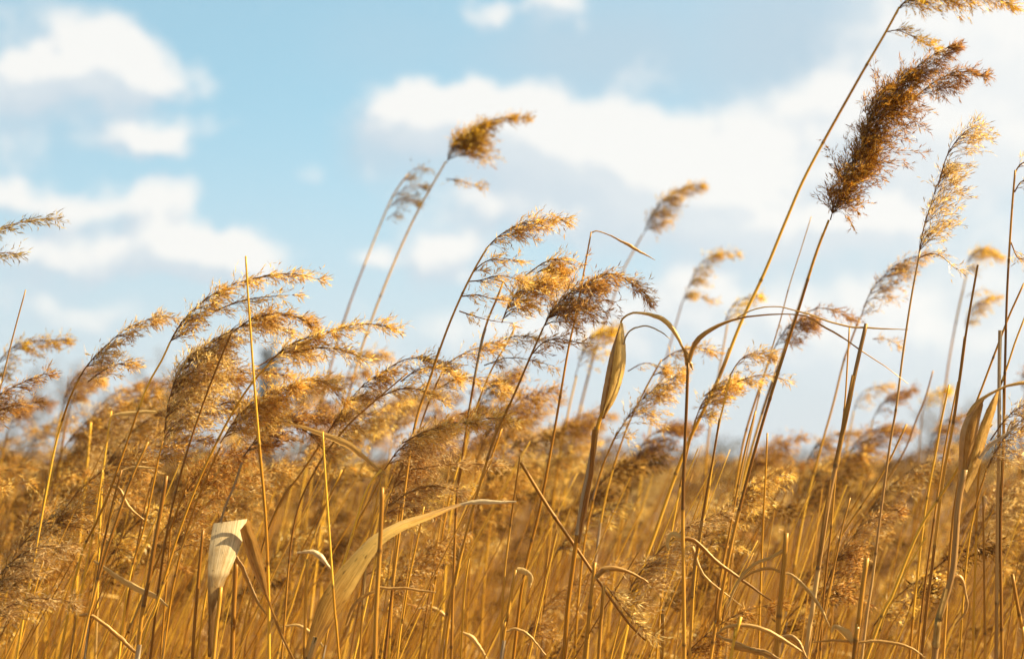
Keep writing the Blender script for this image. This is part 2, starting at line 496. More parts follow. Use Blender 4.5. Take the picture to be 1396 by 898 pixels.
# ------------------------------------------------------------------ plume
def plume_into(mb, spine, L, nb, rng, wind=1.0, droop=0.3, along=0.35, spread=0.45, size=1.0, gap=0.0085, fluff=1.0, nodes=None, prof='mid', per=4, hair=1.1, mi=0):
    """one panicle: whorls of thin branches that the wind sweeps to one side, each set with spikelets and silky hairs"""
    S = smooth_line(spine, 48)
    T = norm(np.gradient(S, axis=0))
    slen = np.linalg.norm(np.diff(S, axis=0), axis=1).sum()
    # the axis itself
    tube(mb, S[::3], np.linspace(0.0011, 0.0003, len(S[::3])) * size, 5, 1)
    if nodes is None:
        nodes = max(5, int(slen / 0.014))
    tn = np.clip((np.arange(nodes) + rng.uniform(0.1, 0.9, nodes)) / nodes, 0, 1) ** 1.05
    nodew = rng.uniform(0.35, 1.0, nodes)
    pick = rng.choice(nodes, nb, p=nodew / nodew.sum())
    pos, dirs, lens, wid = [], [], [], []
    bpos, bdir, blen = [], [], []
    K = 9
    for i in range(nb):
        t = tn[pick[i]]
        fi = t * 47
        j = min(int(fi), 46)
        p0 = S[j] * (1 - fi + j) + S[j + 1] * (fi - j)
        tan = T[j]
        lat = norm(np.cross(tan, rng.normal(size=3)))
        if prof == 'mid':
            pr = min(1.0, 0.55 + 2.2 * t) * (1 - 0.86 * t ** 1.5)
        elif prof == 'base':
            pr = 1 - 0.85 * t
        elif prof == 'even':
            pr = min(1.0, 0.75 + t) * (1 - 0.7 * max(0, t - .45) / .55)
        else:
            pr = 0.5 + 0.5 * math.sin(t * 9)
        l = L * pr * rng.uniform(0.5, 1.1)
        d0 = norm(tan * 0.9 + lat * spread + WIND * 0.25 * wind)
        d1 = norm(WIND * wind - np.array([0, 0, droop * rng.uniform(0.4, 1.5)]) + tan * along + rng.normal(size=3) * np.array([.28, .48, .28]) * (spread / .45))
        s = np.linspace(0, 1, K)
        w = np.clip(s * 1.7, 0, 1)
        w = (w * w * (3 - 2 * w))[:, None]
        dd = d0 * (1 - w) + d1 * w
        dd[:, 2] -= s ** 2 * droop * 0.45
        dd = norm(dd)
        pts = p0 + np.r_[np.zeros((1, 3)), np.cumsum((dd[1:] + dd[:-1]) * 0.5 * l / (K - 1), axis=0)]
        tube(mb, pts[::2], np.linspace(0.00042, 0.00016, 5) * size, 3, 1, cap=False)
        n2 = max(3, int(l / gap))
        ss = rng.uniform(0.1, 1.0, n2) ** 0.85
        idx = ss * (K - 1)
        a = np.minimum(idx.astype(int), K - 2)
        fr = (idx - a)[:, None]
        bp = pts[a] * (1 - fr) + pts[a + 1] * fr
        bd = norm(dd[a] + rng.normal(size=(n2, 3)) * 0.42)
        bl = rng.uniform(0.008, 0.024, n2) * (1.15 - 0.6 * ss) * size
        bpos.append(bp)
        bdir.append(bd)
        blen.append(bl)
    bp = np.concatenate(bpos)
    bd = np.concatenate(bdir)
    bl = np.concatenate(blen)
    n2 = len(bp)
    # little side twigs
    side = norm(np.cross(bd, rng.normal(size=(n2, 3)))) * 0.00016 * size
    v = np.stack([bp - side, bp + side, bp + bd * bl[:, None]], 1)
    mb.add(v, None, np.arange(n2 * 3).reshape(-1, 3), 1)
    # spikelets
    f = np.tile(np.linspace(0.25, 1.0, per), (n2, 1)) + rng.uniform(-.1, .1, (n2, per))
    sp = (bp[:, None] + bd[:, None] * (bl[:, None] * f)[..., None]).reshape(-1, 3)
    sdv = norm((bd[:, None] + rng.normal(size=(n2, per, 3)) * 0.36)).reshape(-1, 3)
    n = len(sp)
    sl = rng.uniform(0.006, 0.0125, n) * size
    sw = rng.uniform(0.00042, 0.0008, n) * size * fluff
    side = norm(np.cross(sdv, rng.normal(size=(n, 3)))) * sw[:, None]
    mid = sp + sdv * (sl * 0.4)[:, None]
    bend = norm(rng.normal(size=(n, 3))) * (sl * 0.08)[:, None]
    v = np.stack([sp, mid + side + bend, sp + sdv * sl[:, None], mid - side + bend], 1)
    mb.add(v, np.arange(n * 4).reshape(-1, 4), None, mi, np.tile([[0, 0, 0, 1], [.35, 0, 0, 1], [1, 0, 0, 1], [.35, 0, 0, 1]], (n, 1)))
    # hairs and awns
    nh = int(n * hair)
    if nh:
        k = rng.integers(0, n, nh)
        hd = norm(sdv[k] + rng.normal(size=(nh, 3)) * 0.5)
        hl = rng.uniform(0.005, 0.011, nh) * size
        side = norm(np.cross(hd, rng.normal(size=(nh, 3)))) * 0.00018 * size * max(1.0, fluff)
        b0 = sp[k] + sdv[k] * (sl[k] * rng.uniform(0.1, 0.7, nh))[:, None]
        v = np.stack([b0 - side, b0 + side, b0 + hd * hl[:, None]], 1)
        mb.add(v, None, np.arange(nh * 3).reshape(-1, 3), mi)


# ------------------------------------------------------------------ stems, leaves, sheaths
def stem_into(mb, line, r0, r1, rng, sides=8, step=0.014, every=(0.13, 0.24), mat=0):
    """line runs from the tip down to the ground"""
    L = np.linalg.norm(np.diff(line, axis=0), axis=1).sum()
    n = max(6, int(L / step))
    p = smooth_line(line, n)
    s = np.linspace(0, L, n)
    nodes = []
    q = rng.uniform(0.05, 0.25)
    while q < L:
        nodes.append(q)
        q += rng.uniform(*every)
    # put three rings at each joint
    ex = np.concatenate([[x - 0.004, x, x + 0.004] for x in nodes]) if nodes and step < 0.05 else np.zeros(0)
    s2 = np.unique(np.clip(np.r_[s, ex], 0, L))
    p2 = np.stack([np.interp(s2, s, p[:, k]) for k in range(3)], 1)
    r = r1 + (r0 - r1) * np.clip(s2 / max(L * 0.55, 1e-3), 0, 1) ** 0.8
    nd = np.zeros(len(s2))
    inter = np.zeros(len(s2))
    tones = rng.uniform(0, 1, len(nodes) + 1)
    for i, x in enumerate(nodes):
        nd = np.maximum(nd, np.clip(1 - np.abs(s2 - x) / 0.0045, 0, 1))
    inter = tones[np.searchsorted(np.array(nodes), s2)] if nodes else inter + tones[0]
    r = r * (1 + 0.22 * nd)
    col = np.stack([s2, inter, nd], 1)
    # run from ground to tip so that the cap closes the tip
    tube(mb, p2[::-1], r[::-1], sides, mat, col[::-1])
    return p2, r, nodes


def leaf_ribbon(centre, width, rng, tilt=0.35, fold=0.42, dry_shade=0.5, twist=0.0, n=36):
    """a grass blade along a 3-D centre line (base to tip)"""
    mb = MB()
    c = smooth_line(centre, n)
    wob = np.cumsum(rng.normal(size=(n, 3)), axis=0)
    wob -= np.linspace(0, 1, n)[:, None] * wob[-1]
    c = c + wob * 0.00022
    t = norm(np.gradient(c, axis=0))
    view = norm(c - np.array([0, 0, CAMZ]))
    inp = norm(np.cross(t, view))
    wv = np.interp(np.linspace(0, 1, n), np.linspace(0, 1, len(width)), width)
    ang = tilt + twist * np.linspace(-.5, 1, n) + 0.15 * np.sin(np.linspace(0, 5, n) + rng.uniform(0, 6))
    wd = inp * np.cos(ang)[:, None] + np.cross(inp, t) * np.sin(ang)[:, None]
    nn = np.cross(wd, t)
    us = np.linspace(-1, 1, 7)
    v = c[:, None] + wd[:, None] * (wv[:, None] * 0.5 * us[None] * (1 + .1 * np.sin(np.linspace(0, 9, n) + rng.uniform(0, 6)))[:, None])[..., None] + nn[:, None] * (wv[:, None] * fold * (us[None] ** 2 - 0.4))[..., None]
    edge = rng.normal(size=(n, 7)) * 0.00015
    v = v + nn[:, None] * edge[..., None]
    L = np.linalg.norm(np.diff(c, axis=0), axis=1).sum()
    col = np.zeros((n, 7, 4))
    col[..., 0] = us * 0.5 + 0.5
    col[..., 1] = (np.linspace(0, L, n) * 4)[:, None]
    col[..., 2] = dry_shade if np.isscalar(dry_shade) else np.interp(np.linspace(0, 1, n), np.linspace(0, 1, len(dry_shade)), dry_shade)[:, None]
    i, j = np.meshgrid(np.arange(n - 1), np.arange(6), indexing='ij')
    q = np.stack([i * 7 + j, i * 7 + j + 1, (i + 1) * 7 + j + 1, (i + 1) * 7 + j], -1).reshape(-1, 4)
    mb.add(v, q, None, 0, col)
    return mb


def leaf_between(left, right, d, rng, bulge=0.3, dl=0.0, dr=0.0, lean=None, dry_shade=0.5, n=40, na=11):
    """a blade or sheath between two traced edges; bulge rounds it towards the viewer, lean moves its points nearer or farther"""
    mb = MB()
    l2, r2 = smooth_line(np.array(left, float), n), smooth_line(np.array(right, float), n)
    le = np.zeros(n) if lean is None else np.interp(np.linspace(0, 1, n), np.linspace(0, 1, len(lean)), lean)
    jag = rng.normal(size=(n, 2)) * (0.15 + 0.7 * (rng.random((n, 2)) > .94)) * min(1.0, np.abs(r2 - l2).sum(1).max() / 45)
    l2[:, 0] += jag[:, 0]
    r2[:, 0] += jag[:, 1]
    us = np.linspace(0, 1, na)
    V = np.zeros((n, na, 3))
    for i in range(n):
        w = np.linalg.norm(r2[i] - l2[i]) / FPX * d
        for j, u in enumerate(us):
            x = l2[i] * (1 - u) + r2[i] * u
            V[i, j] = P(x[0], x[1], d + le[i] + dl * (1 - u) + dr * u - bulge * w * 4 * u * (1 - u) + rng.normal() * 0.0002)
    col = np.zeros((n, na, 4))
    col[..., 0] = us
    col[..., 1] = np.linspace(0, 1.4, n)[:, None]
    col[..., 2] = dry_shade if np.isscalar(dry_shade) else np.interp(np.linspace(0, 1, n), np.linspace(0, 1, len(dry_shade)), dry_shade)[:, None]
    i, j = np.meshgrid(np.arange(n - 1), np.arange(na - 1), indexing='ij')
    q = np.stack([i * na + j, i * na + j + 1, (i + 1) * na + j + 1, (i + 1) * na + j], -1).reshape(-1, 4)
    mb.add(V, q, None, 0, col)
    return mb


def sheath_between(p2, r, a, b, rng):
    """a dried leaf sheath clasping the stem between two places along it (indices from the tip), open on one side"""
    mb = MB()
    seg = p2[a:b][::-1]
    rr = r[a:b][::-1]
    n = len(seg)
    if n < 4:
        return None
    _, A, B = frames(seg)
    start = rng.uniform(0, 6.28)
    flare = 1.16 + 0.35 * np.linspace(0, 1, n) ** 4
    span = 4.6 * (1 - 0.55 * np.linspace(0, 1, n) ** 3)
    na = 9
    us = np.linspace(-.5, .5, na)
    th = start + span[:, None] * us[None]
    v = seg[:, None] + (rr * flare)[:, None, None] * (np.cos(th)[..., None] * A[:, None] + np.sin(th)[..., None] * B[:, None])
    col = np.zeros((n, na, 4))
    col[..., 0] = us + .5
    col[..., 1] = np.linspace(0, 0.8, n)[:, None]
    col[..., 2] = rng.uniform(0.2, 0.7)
    i, j = np.meshgrid(np.arange(n - 1), np.arange(na - 1), indexing='ij')
    q = np.stack([i * na + j, i * na + j + 1, (i + 1) * na + j + 1, (i + 1) * na + j], -1).reshape(-1, 4)
    mb.add(v, q, None, 0, col)
    return mb


def to_ground(pts, rng):
    """continue a traced stem from the last traced point down to the soil, growing more upright on the way"""
    p = [np.asarray(q) for q in pts]
    last, prev = p[-1], p[-2]
    dv = norm(last - prev)
    if dv[2] > -0.3:
        dv = norm(np.array([dv[0], dv[1], -0.6]))
    h = last[2]
    sx, sy = dv[0] / -dv[2], dv[1] / -dv[2]
    sx = max(-0.6, min(0.6, sx))
    for f, g in ((0.33, 0.28), (0.66, 0.48), (1.0, 0.58)):
        p.append(np.array([last[0] + sx * h * g, last[1] + sy * h * g + rng.normal() * 0.004, h * (1 - f) - (0.02 if f == 1 else 0)]))
    return p


def tag(o, label, cat, group=None, kind=None):
    if label:
        o['label'] = label
    if cat:
        o['category'] = cat
    if group:
        o['group'] = group
    if kind:
        o['kind'] = kind


def empty(name, loc):
    e = bpy.data.objects.new(name, None)
    e.empty_display_size = 0.1
    e.location = loc
    COL.objects.link(e)
    return e


def shift(mb, origin):
    for a in mb.v:
        a -= np.asarray(origin, np.float32)
    return mb


SEED = [11]


def reed(label, d, stem, w=5.0, plume=None, pm='tan', pk=None, leaves=(), sheaths=0, sm='stem', name=None, tip=0.5, dd=0.0, group=None):
    """one reed: stem from traced pixels (tip to lowest), then down to the ground; plume = [(spine pixels, branch pixels, branch count, options)]"""
    SEED[0] += 1
    rng = np.random.default_rng(SEED[0])
    m = d / FPX
    n = len(stem)
    pts = [P(x, y, d + dd * i / max(1, n - 1)) for i, (x, y) in enumerate(stem)]
    full = to_ground(pts, rng)
    base = np.array([full[-1][0], full[-1][1], 0.0])
    root = empty(name or ('reed' if plume else 'bare_reed'), base)
    tag(root, label, 'reed', group)
    mb = MB()
    p2, r, nodes = stem_into(mb, np.array(full), w * m * 0.55, w * m * 0.55 * tip, rng)
    shift(mb, base).build('stem', [M[sm]], root)
    if plume:
        mb = MB()
        for sp in plume:
            px, L, nb = sp[:3]
            kw = dict(pk or {})
            kw.update(sp[3] if len(sp) > 3 else {})
            do = kw.pop('do', 0.0)
            k = len(px)
            # the plume's axis curves a little towards or away from the viewer
            off = rng.uniform(-0.03, 0.03)
            spine = [P(x, y, d + do + off * (i / (k - 1)) ** 2) for i, (x, y) in enumerate(px)]
            plume_into(mb, spine, L * 1.25 * m, max(6, int(nb * .72)), rng, **kw)
        shift(mb, base).build('plume', [M[pm], M['stem_brown'], M['amber']], root)
    for lf in leaves:
        kind, mt = lf[0], lf[1]
        if kind == 'r':
            _, _, px, width, kw = lf
            kw = dict(kw)
            off = kw.pop('do', 0.0)
            cur = kw.pop('curve', 0.0)
            kk = len(px)
            c = [P(x, y, d + off + cur * (i / (kk - 1))) for i, (x, y) in enumerate(px)]
            lb = leaf_ribbon(c, [q * m for q in width], rng, **kw)
        else:
            _, _, le, ri, kw = lf
            kw = dict(kw)
            off = kw.pop('do', 0.0)
            lb = leaf_between(le, ri, d + off, rng, **kw)
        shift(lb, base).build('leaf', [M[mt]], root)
    cand = [i for i, x in enumerate(nodes) if 0.1 < x < 1.1]
    rng.shuffle(cand)
    L = np.linalg.norm(np.diff(p2, axis=0), axis=1)
    cs = np.r_[0, np.cumsum(L)]
    for i in cand[:max(1, sheaths)]:
        b = int(np.searchsorted(cs, nodes[i]))
        a = int(np.searchsorted(cs, nodes[i] - rng.uniform(0.08, 0.16)))
        sb = sheath_between(p2, r, max(a, 0), b, rng)
        if sb:
            shift(sb, base).build('leaf_sheath', [M[rng.choice(['leaf_brown', 'leaf', 'leaf_grey'])]], root)
    return root


# ------------------------------------------------------------------ setting
def build_ground():
    m, N = mat_new('reed_litter_soil')
    tc = N.n('ShaderNodeTexCoord')
    g = tc.outputs['Object']
    n1 = N.noise(g, 1.3, 6.0, 0.65)
    n2 = N.noise(N.vm('MULTIPLY', g, (60, 9, 1)), 1.0, 4.0)
    c = N.ramp(N.m('ADD', N.m('MULTIPLY', n1, 0.6), N.m('MULTIPLY', n2, 0.4)), [(0.3, (0.07, 0.04, 0.018)), (0.55, (0.18, 0.105, 0.04)), (0.8, (0.34, 0.21, 0.085))])
    bp = N.n('ShaderNodeBump')
    bp.inputs['Strength'].default_value = 0.8
    N.link(n2, bp.inputs['Height'])
    finish(N, c, 0, 0.0, bump=bp.outputs[0])
    mb = MB()
    xs = np.linspace(-1500, 1500, 61)
    ys = np.linspace(-300, 2700, 61)
    gx, gy = np.meshgrid(xs, ys, indexing='ij')
    v = np.stack([gx, gy, np.zeros_like(gx)], -1)
    i, j = np.meshgrid(np.arange(60), np.arange(60), indexing='ij')
    q = np.stack([i * 61 + j, (i + 1) * 61 + j, (i + 1) * 61 + j + 1, i * 61 + j + 1], -1).reshape(-1, 4)
    mb.add(v, q)
    o = mb.build('ground', [m])
    o['kind'] = 'structure'


build_ground()


def bark_material():
    m, N = mat_new('bare_twigs')
    tc = N.n('ShaderNodeTexCoord')
    c = N.ramp(N.noise(tc.outputs['Object'], 3.0, 4.0), [(0.3, (0.10, 0.085, 0.075)), (0.7, (0.21, 0.18, 0.155))])
    finish(N, c, 0, 0)
    return m


M['bark'] = bark_material()
M['scrub'] = tuft_material('scrub_foliage', [(0.0, (0.03, 0.026, 0.012)), (0.5, (0.085, 0.065, 0.03)), (1.0, (0.17, 0.12, 0.05))], 0.2)
M['evergreen'] = tuft_material('evergreen_foliage_hazed', [(0.0, (0.06, 0.07, 0.085)), (0.6, (0.12, 0.14, 0.16)), (1.0, (0.18, 0.2, 0.22))], 0.15)  # greyed towards blue: distance haze painted into the foliage colour


def leafy(mb, centre, radii, n, size, rng, clumps=14):
    cc = rng.normal(size=(clumps, 3))
    cc = norm(cc) * rng.uniform(0.25, 0.85, (clumps, 1)) * np.array(radii) + np.array(centre)
    k = rng.integers(0, clumps, n)
    p = cc[k] + rng.normal(size=(n, 3)) * np.array(radii) * 0.2
    a = norm(rng.normal(size=(n, 3)))
    b = norm(np.cross(a, rng.normal(size=(n, 3))))
    s = size * rng.uniform(0.5, 1.2, (n, 1))
    v = np.stack([p - a * s, p + b * s * 0.45, p + a * s, p - b * s * 0.45], 1)
    mb.add(v, np.arange(n * 4).reshape(-1, 4))
    return cc


def tree_proto(name, h, rng, style):
    root = empty(name, (0, 0, 0))
    tr, cr = MB(), MB()
    if style == 'bare':
        top = np.array([rng.normal() * 0.2, rng.normal() * 0.2, h * 0.8])
        tube(tr, smooth_line([(0, 0, -0.1), top * 0.5 + rng.normal(size=3) * 0.08, top], 10), np.linspace(h * 0.018, h * 0.004, 10), 7)
        def grow(p, dv, l, r, lev, mbx):
            q = p + dv * l
            midp = (p + q) / 2 + rng.normal(size=3) * l * 0.07
            tube(mbx, smooth_line([p, midp, q], 5), np.linspace(r, r * 0.5, 5), 4, cap=False)
            if lev:
                for _ in range(rng.integers(3, 5)):
                    f = rng.uniform(0.35, 1.0)
                    nd = norm(dv + rng.normal(size=3) * 0.55 + np.array([0, 0, 0.2]))
                    grow(p + dv * l * f, nd, l * rng.uniform(0.45, 0.7), r * 0.5, lev - 1, mbx)
        for i in range(11):
            f = rng.uniform(0.25, 1.0)
            a = rng.uniform(0, 6.28)
            dv = norm(np.array([math.cos(a) * 0.7, math.sin(a) * 0.7, 0.9]))
            grow(top * f, dv, h * 0.26 * (1.25 - f * .6), h * 0.006, 3, cr)
        tr.build('trunk', [M['bark']], root)
        cr.build('crown', [M['bark']], root)
    else:
        mt = M['scrub'] if style == 'scrub' else M['evergreen']
        wide = 0.75 if style == 'scrub' else 0.045
        cc = leafy(cr, (0, 0, h * 0.58), (h * wide, h * wide, h * 0.42), 1500, h * 0.04, rng)
        for c in cc[:9]:
            tube(tr, smooth_line([(rng.normal() * .08, rng.normal() * .08, -0.1), c * np.array([.4, .4, .5]), c], 7), np.linspace(h * 0.014, h * 0.004, 7), 5)
        tr.build('trunk', [M['bark']], root)
        cr.build('crown', [mt], root)
    return root


def copy_thing(root, loc, rz, sc, label=None):
    c = root.copy()
    COL.objects.link(c)
    c.location = loc
    c.rotation_euler = (0, 0, rz)
    c.scale = (sc, sc, sc)
    if label:
        c['label'] = label
    for ch in list(root.children):
        q = ch.copy()
        COL.objects.link(q)
        q.parent = c
    return c


def background():
    rng = np.random.default_rng(5)
    protos = {
        'scrub': [tree_proto('scrub_bush', 2.6, rng, 'scrub') for _ in range(3)],
        'bare': [tree_proto('bare_tree', 5.0, rng, 'bare') for _ in range(3)],
        'evergreen': [tree_proto('dark_tree', 5.0, rng, 'evergreen')],
    }
    first = {}

    def place(style, k, px, d, h, label, group):
        lst = protos[style]
        pr = lst[k % len(lst)]
        h0 = 2.6 if style == 'scrub' else 5.0
        x = (px - 698) / FPX * d
        if (style, k % len(lst)) not in first:
            first[(style, k % len(lst))] = 1
            o = pr
            o.location, o.rotation_euler, o.scale = (x, d, 0), (0, 0, rng.uniform(0, 6)), (h / h0,) * 3
        else:
            o = copy_thing(pr, (x, d, 0), rng.uniform(0, 6), h / h0)
        tag(o, label, 'bush' if style == 'scrub' else 'tree', group)

    for i, px in enumerate(np.linspace(-420, 1820, 22)):
        d = 82 + rng.uniform(-5, 5)
        top = 598 + rng.uniform(-12, 10) - (10 if px > 1200 else 0)
        h = CAMZ + (HORIZON - top) / FPX * d
        place('scrub', i, px + rng.uniform(-20, 20), d, h, 'low dark brushwood bush in the blurred hedge along the field edge', 'bushes in the far hedge')
    for i, (px, top) in enumerate([(45, 500), (75, 470), (130, 520), (215, 478), (250, 500), (1268, 545), (1300, 528), (1330, 560), (1060, 590)]):
        d = 96 + rng.uniform(-4, 8)
        h = CAMZ + (HORIZON - top) / FPX * d
        side = 'faint leafless tree far behind the field under the low white clouds' if px < 600 else 'faint leafless tree far behind the small round plume over the dark hedge'
        place('bare', i, px, d, h, side, 'bare trees beyond the field')
    d = 100
    place('evergreen', 0, 366, d, CAMZ + (HORIZON - 460) / FPX * d, 'small dark blue-grey tree far off, framed by the gap between tan plumes', None)


background()
# ------------------------------------------------------------------ reeds one can tell apart, traced on the photograph
def plumed_reeds():
    g = 'reeds with seed plumes'
    # the tall ones at the far end of the wind
    reed('tallest ripe reed, its dense dark brown plume leaning high above the field', 3.3,
         [(1130, 300), (1112, 347), (1090, 418), (1062, 504), (1031, 607), (999, 732), (977, 849), (969, 895)], 5.8,
         [([(1132, 300), (1144, 258), (1162, 222), (1180, 195)], 60, 310, dict(prof='even', spread=1.0, wind=.55, droop=.08, along=.6, gap=.0065, size=.85)),
          ([(1176, 205), (1184, 165), (1206, 132), (1232, 104)], 62, 250, dict(prof='even', spread=.8, wind=.7, droop=.12, along=.4, gap=.0065, size=.85)),
          ([(1150, 245), (1180, 195), (1210, 140)], 92, 30, dict(prof='even', wind=1, spread=.5, droop=.12, mi=2)),  # amber tufts from here up: partly own colour, partly painted sunlight
          ([(1220, 120), (1250, 92), (1274, 74), (1298, 62)], 52, 100, dict(prof='base', wind=.9, droop=.2, mi=2, size=.9)),
          ([(1245, 135), (1275, 112), (1305, 98), (1336, 103)], 44, 80, dict(wind=.7, droop=.3, do=.25, mi=2))],
         'dark', dict(hair=2.2), sheaths=2, sm='stem_brown', group=g)
    reed('thick golden reed bowed beside the dark plume, its plume cut by the top edge', 3.75,
         [(1226, 10), (1207, 45), (1167, 114), (1103, 230), (1073, 297), (1042, 372), (1010, 440), (978, 520), (933, 615), (892, 729), (871, 789), (846, 895)], 5.6,
         [([(1222, 20), (1232, 4), (1262, -6), (1300, -12), (1345, -8), (1376, 6)], 58, 150, dict(droop=.5, wind=.9)),
          ([(1207, 44), (1225, 42), (1248, 52), (1272, 66)], 20, 40, dict(droop=.2))], 'gold', sheaths=0, group=g)
    reed('reed with an upright see-through pale plume, alone between dark plume and frame edge', 3.35,
         [(1254, 343), (1242, 408), (1231, 482), (1222, 554), (1213, 607), (1200, 704), (1189, 792), (1175, 895)], 4.6,
         [([(1253, 345), (1260, 308), (1272, 270), (1284, 235)], 62, 85, dict(prof='even', wind=.75, droop=.1, along=.6)),
          ([(1280, 250), (1290, 215), (1302, 195), (1318, 178)], 58, 42, dict(prof='even', wind=1, droop=-.05, along=.3)),
          ([(1252, 352), (1268, 346), (1284, 350), (1304, 368)], 18, 12, dict(droop=.3))], 'pale', sheaths=1, sm='stem_grey', group=g)
    reed('slender reed with a soft fan-shaped plume just behind the pale upright plume', 4.3,
         [(1172, 433), (1160, 465), (1150, 493), (1136, 550), (1120, 607), (1098, 690), (1080, 790), (1066, 895)], 4.5,
         [([(1173, 434), (1186, 400), (1207, 374), (1228, 357), (1258, 347)], 50, 105, dict(droop=.25, wind=.9)),
          ([(1190, 462), (1208, 462), (1222, 470)], 10, 14, {})], 'tan', group=g)
    reed('distant blurred reed whose yellow-brown plume hangs in two separate tufts', 5.8,
         [(1318, 372), (1305, 430), (1294, 490), (1284, 560), (1272, 640), (1258, 760), (1248, 895)], 4.0,
         [([(1318, 372), (1322, 350), (1338, 340), (1362, 352)], 28, 110, dict(droop=.35)),
          ([(1316, 448), (1320, 428), (1336, 410), (1358, 404)], 26, 90, dict(droop=.2)), ([(1317, 405), (1330, 396), (1342, 397)], 12, 12, {})], 'gold', group=g)
    reed('thin reed at the frame edge with its loose plume half out of the picture', 3.3,
         [(1384, 232), (1379, 294), (1373, 397), (1370, 504), (1368, 607), (1364, 722), (1366, 895)], 5.0,
         [([(1384, 236), (1390, 226), (1410, 215), (1440, 215)], 30, 36, {}), ([(1383, 262), (1392, 248), (1408, 242)], 22, 16, dict(droop=.5)),
          ([(1378, 330), (1388, 352), (1400, 352), (1430, 360)], 26, 26, {})], 'pale', sheaths=2, sm='stem_brown', group=g)
    # high blurred ones in the middle of the sky
    reed('tall blurred reed with a dense yellow-brown plume before the large white cloud', 4.9,
         [(608, 220), (571, 285), (545, 340), (521, 398), (508, 432), (490, 485), (470, 560), (448, 660), (430, 780), (418, 895)], 4.0,
         [([(609, 222), (616, 205), (628, 190), (644, 178)], 66, 210, dict(prof='base', wind=.9, droop=.2, spread=.6)),
          ([(636, 186), (652, 172), (678, 162), (716, 160)], 24, 130, dict(droop=.22)),
          ([(608, 244), (626, 246), (642, 252), (662, 256)], 9, 22, {})], 'gold', dict(hair=1.5), group=g)
    reed('thin blurred reed with a small grey-green ragged plume beside the yellow-brown one', 5.4,
         [(556, 238), (538, 263), (523, 295), (505, 340), (484, 394), (467, 443), (448, 510), (425, 600), (405, 720), (390, 895)], 3.6,
         [([(546, 250), (556, 238), (568, 230), (584, 229)], 22, 26, {}), ([(537, 268), (550, 258), (562, 254), (578, 254)], 24, 34, {}),
          ([(530, 284), (542, 272), (556, 272), (566, 274)], 26, 38, {}), ([(527, 300), (536, 292), (544, 296)], 10, 10, {})], 'grey', group=g)
    reed('blurred reed with a small compact golden plume standing clear in the sky', 5.8,
         [(876, 320), (862, 345), (848, 372), (835, 410), (820, 450), (800, 520), (780, 610), (765, 720), (752, 895)], 3.8,
         [([(877, 320), (886, 298), (904, 274), (926, 258), (958, 253)], 40, 170, dict(droop=.2, wind=.8, spread=.6))], 'gold', dict(hair=1.5), group=g)
    reed('blurred reed with a hooked golden plume between the compact plume and the dark one', 5.8,
         [(930, 412), (922, 440), (912, 475), (900, 520), (885, 590), (868, 700), (855, 895)], 3.6,
         [([(930, 412), (938, 392), (950, 366), (972, 348), (1002, 344)], 26, 150, dict(droop=.3)), ([(932, 410), (942, 402), (954, 404), (974, 412)], 16, 30, {})], 'gold', group=g)
    reed('blurred golden reed plume standing behind the pointed rolled leaf', 5.0,
         [(786, 512), (775, 560), (760, 640), (748, 740), (738, 895)], 4.5,
         [([(784, 514), (794, 482), (808, 460), (832, 446)], 42, 95, dict(wind=.6, droop=.3, prof='even'))], 'gold', group=g)
    # the middle clump
    reed('reed with a long layered plume, three thin tiers of branches streaming below its tip', 3.4,
         [(664, 338), (648, 365), (629, 403), (608, 453), (587, 514), (564, 588), (546, 714), (525, 895)], 4.6,
         [([(662, 340), (680, 322), (704, 308), (734, 300), (768, 300)], 40, 105, dict(droop=.28)),
          ([(644, 372), (660, 358), (682, 352), (712, 358)], 22, 30, dict(droop=.15)), ([(637, 384), (655, 382), (682, 376), (716, 384)], 26, 40, dict(droop=.15)),
          ([(630, 404), (650, 402), (674, 408), (700, 410)], 16, 22, {}), ([(626, 424), (650, 432), (676, 438), (700, 440)], 10, 12, {})], 'tan', sheaths=1, sm='stem_brown', group=g)
    reed('reed with a full rounded tan plume crowded against its layered neighbour', 3.5,
         [(686, 385), (676, 410), (664, 439), (654, 478), (640, 557), (628, 640), (622, 690), (615, 895)], 4.8,
         [([(684, 440), (694, 415), (710, 396), (734, 384)], 66, 130, dict(prof='even', droop=.22, wind=.8)),
          ([(732, 372), (744, 366), (758, 372), (768, 386)], 16, 60, dict(fluff=1.3, hair=2)),
          ([(716, 376), (742, 358), (764, 354), (786, 362)], 24, 40, dict(droop=.4))], 'tan', sm='stem_brown', sheaths=1, group=g)
    reed('slender reed with a wispy plume of two thin tiers under the full rounded plume', 3.7,
         [(702, 446), (690, 470), (673, 498), (655, 540), (632, 610), (610, 690), (592, 800), (580, 895)], 4.0,
         [([(672, 480), (690, 462), (714, 458), (742, 464)], 26, 40, {}), ([(660, 498), (690, 488), (720, 490), (760, 500)], 14, 26, {})], 'pale', group=g)
    reed('reed whose broad brown plume arches over and droops at its tip, above the rolled leaf', 3.3,
         [(740, 448), (724, 484), (706, 526), (690, 562), (674, 597), (650, 675), (617, 800), (600, 895)], 4.8,
         [([(738, 452), (752, 426), (774, 402), (800, 386)], 66, 150, dict(prof='even', droop=.35, wind=.75)),
          ([(796, 388), (824, 374), (856, 382), (886, 412)], 38, 75, dict(droop=.55)),
          ([(724, 484), (742, 466), (766, 462), (790, 468)], 24, 30, dict(droop=.15))], 'mauve', sheaths=1, sm='stem_brown', group=g)
    reed('reed with a thin feathery plume lying almost flat behind the rolled leaf', 3.8,
         [(842, 588), (820, 640), (800, 720), (790, 800), (783, 895)], 4.5,
         [([(836, 600), (858, 566), (884, 536), (926, 510)], 54, 130, dict(droop=.25, wind=.8, spread=.55))], 'tan', group=g)
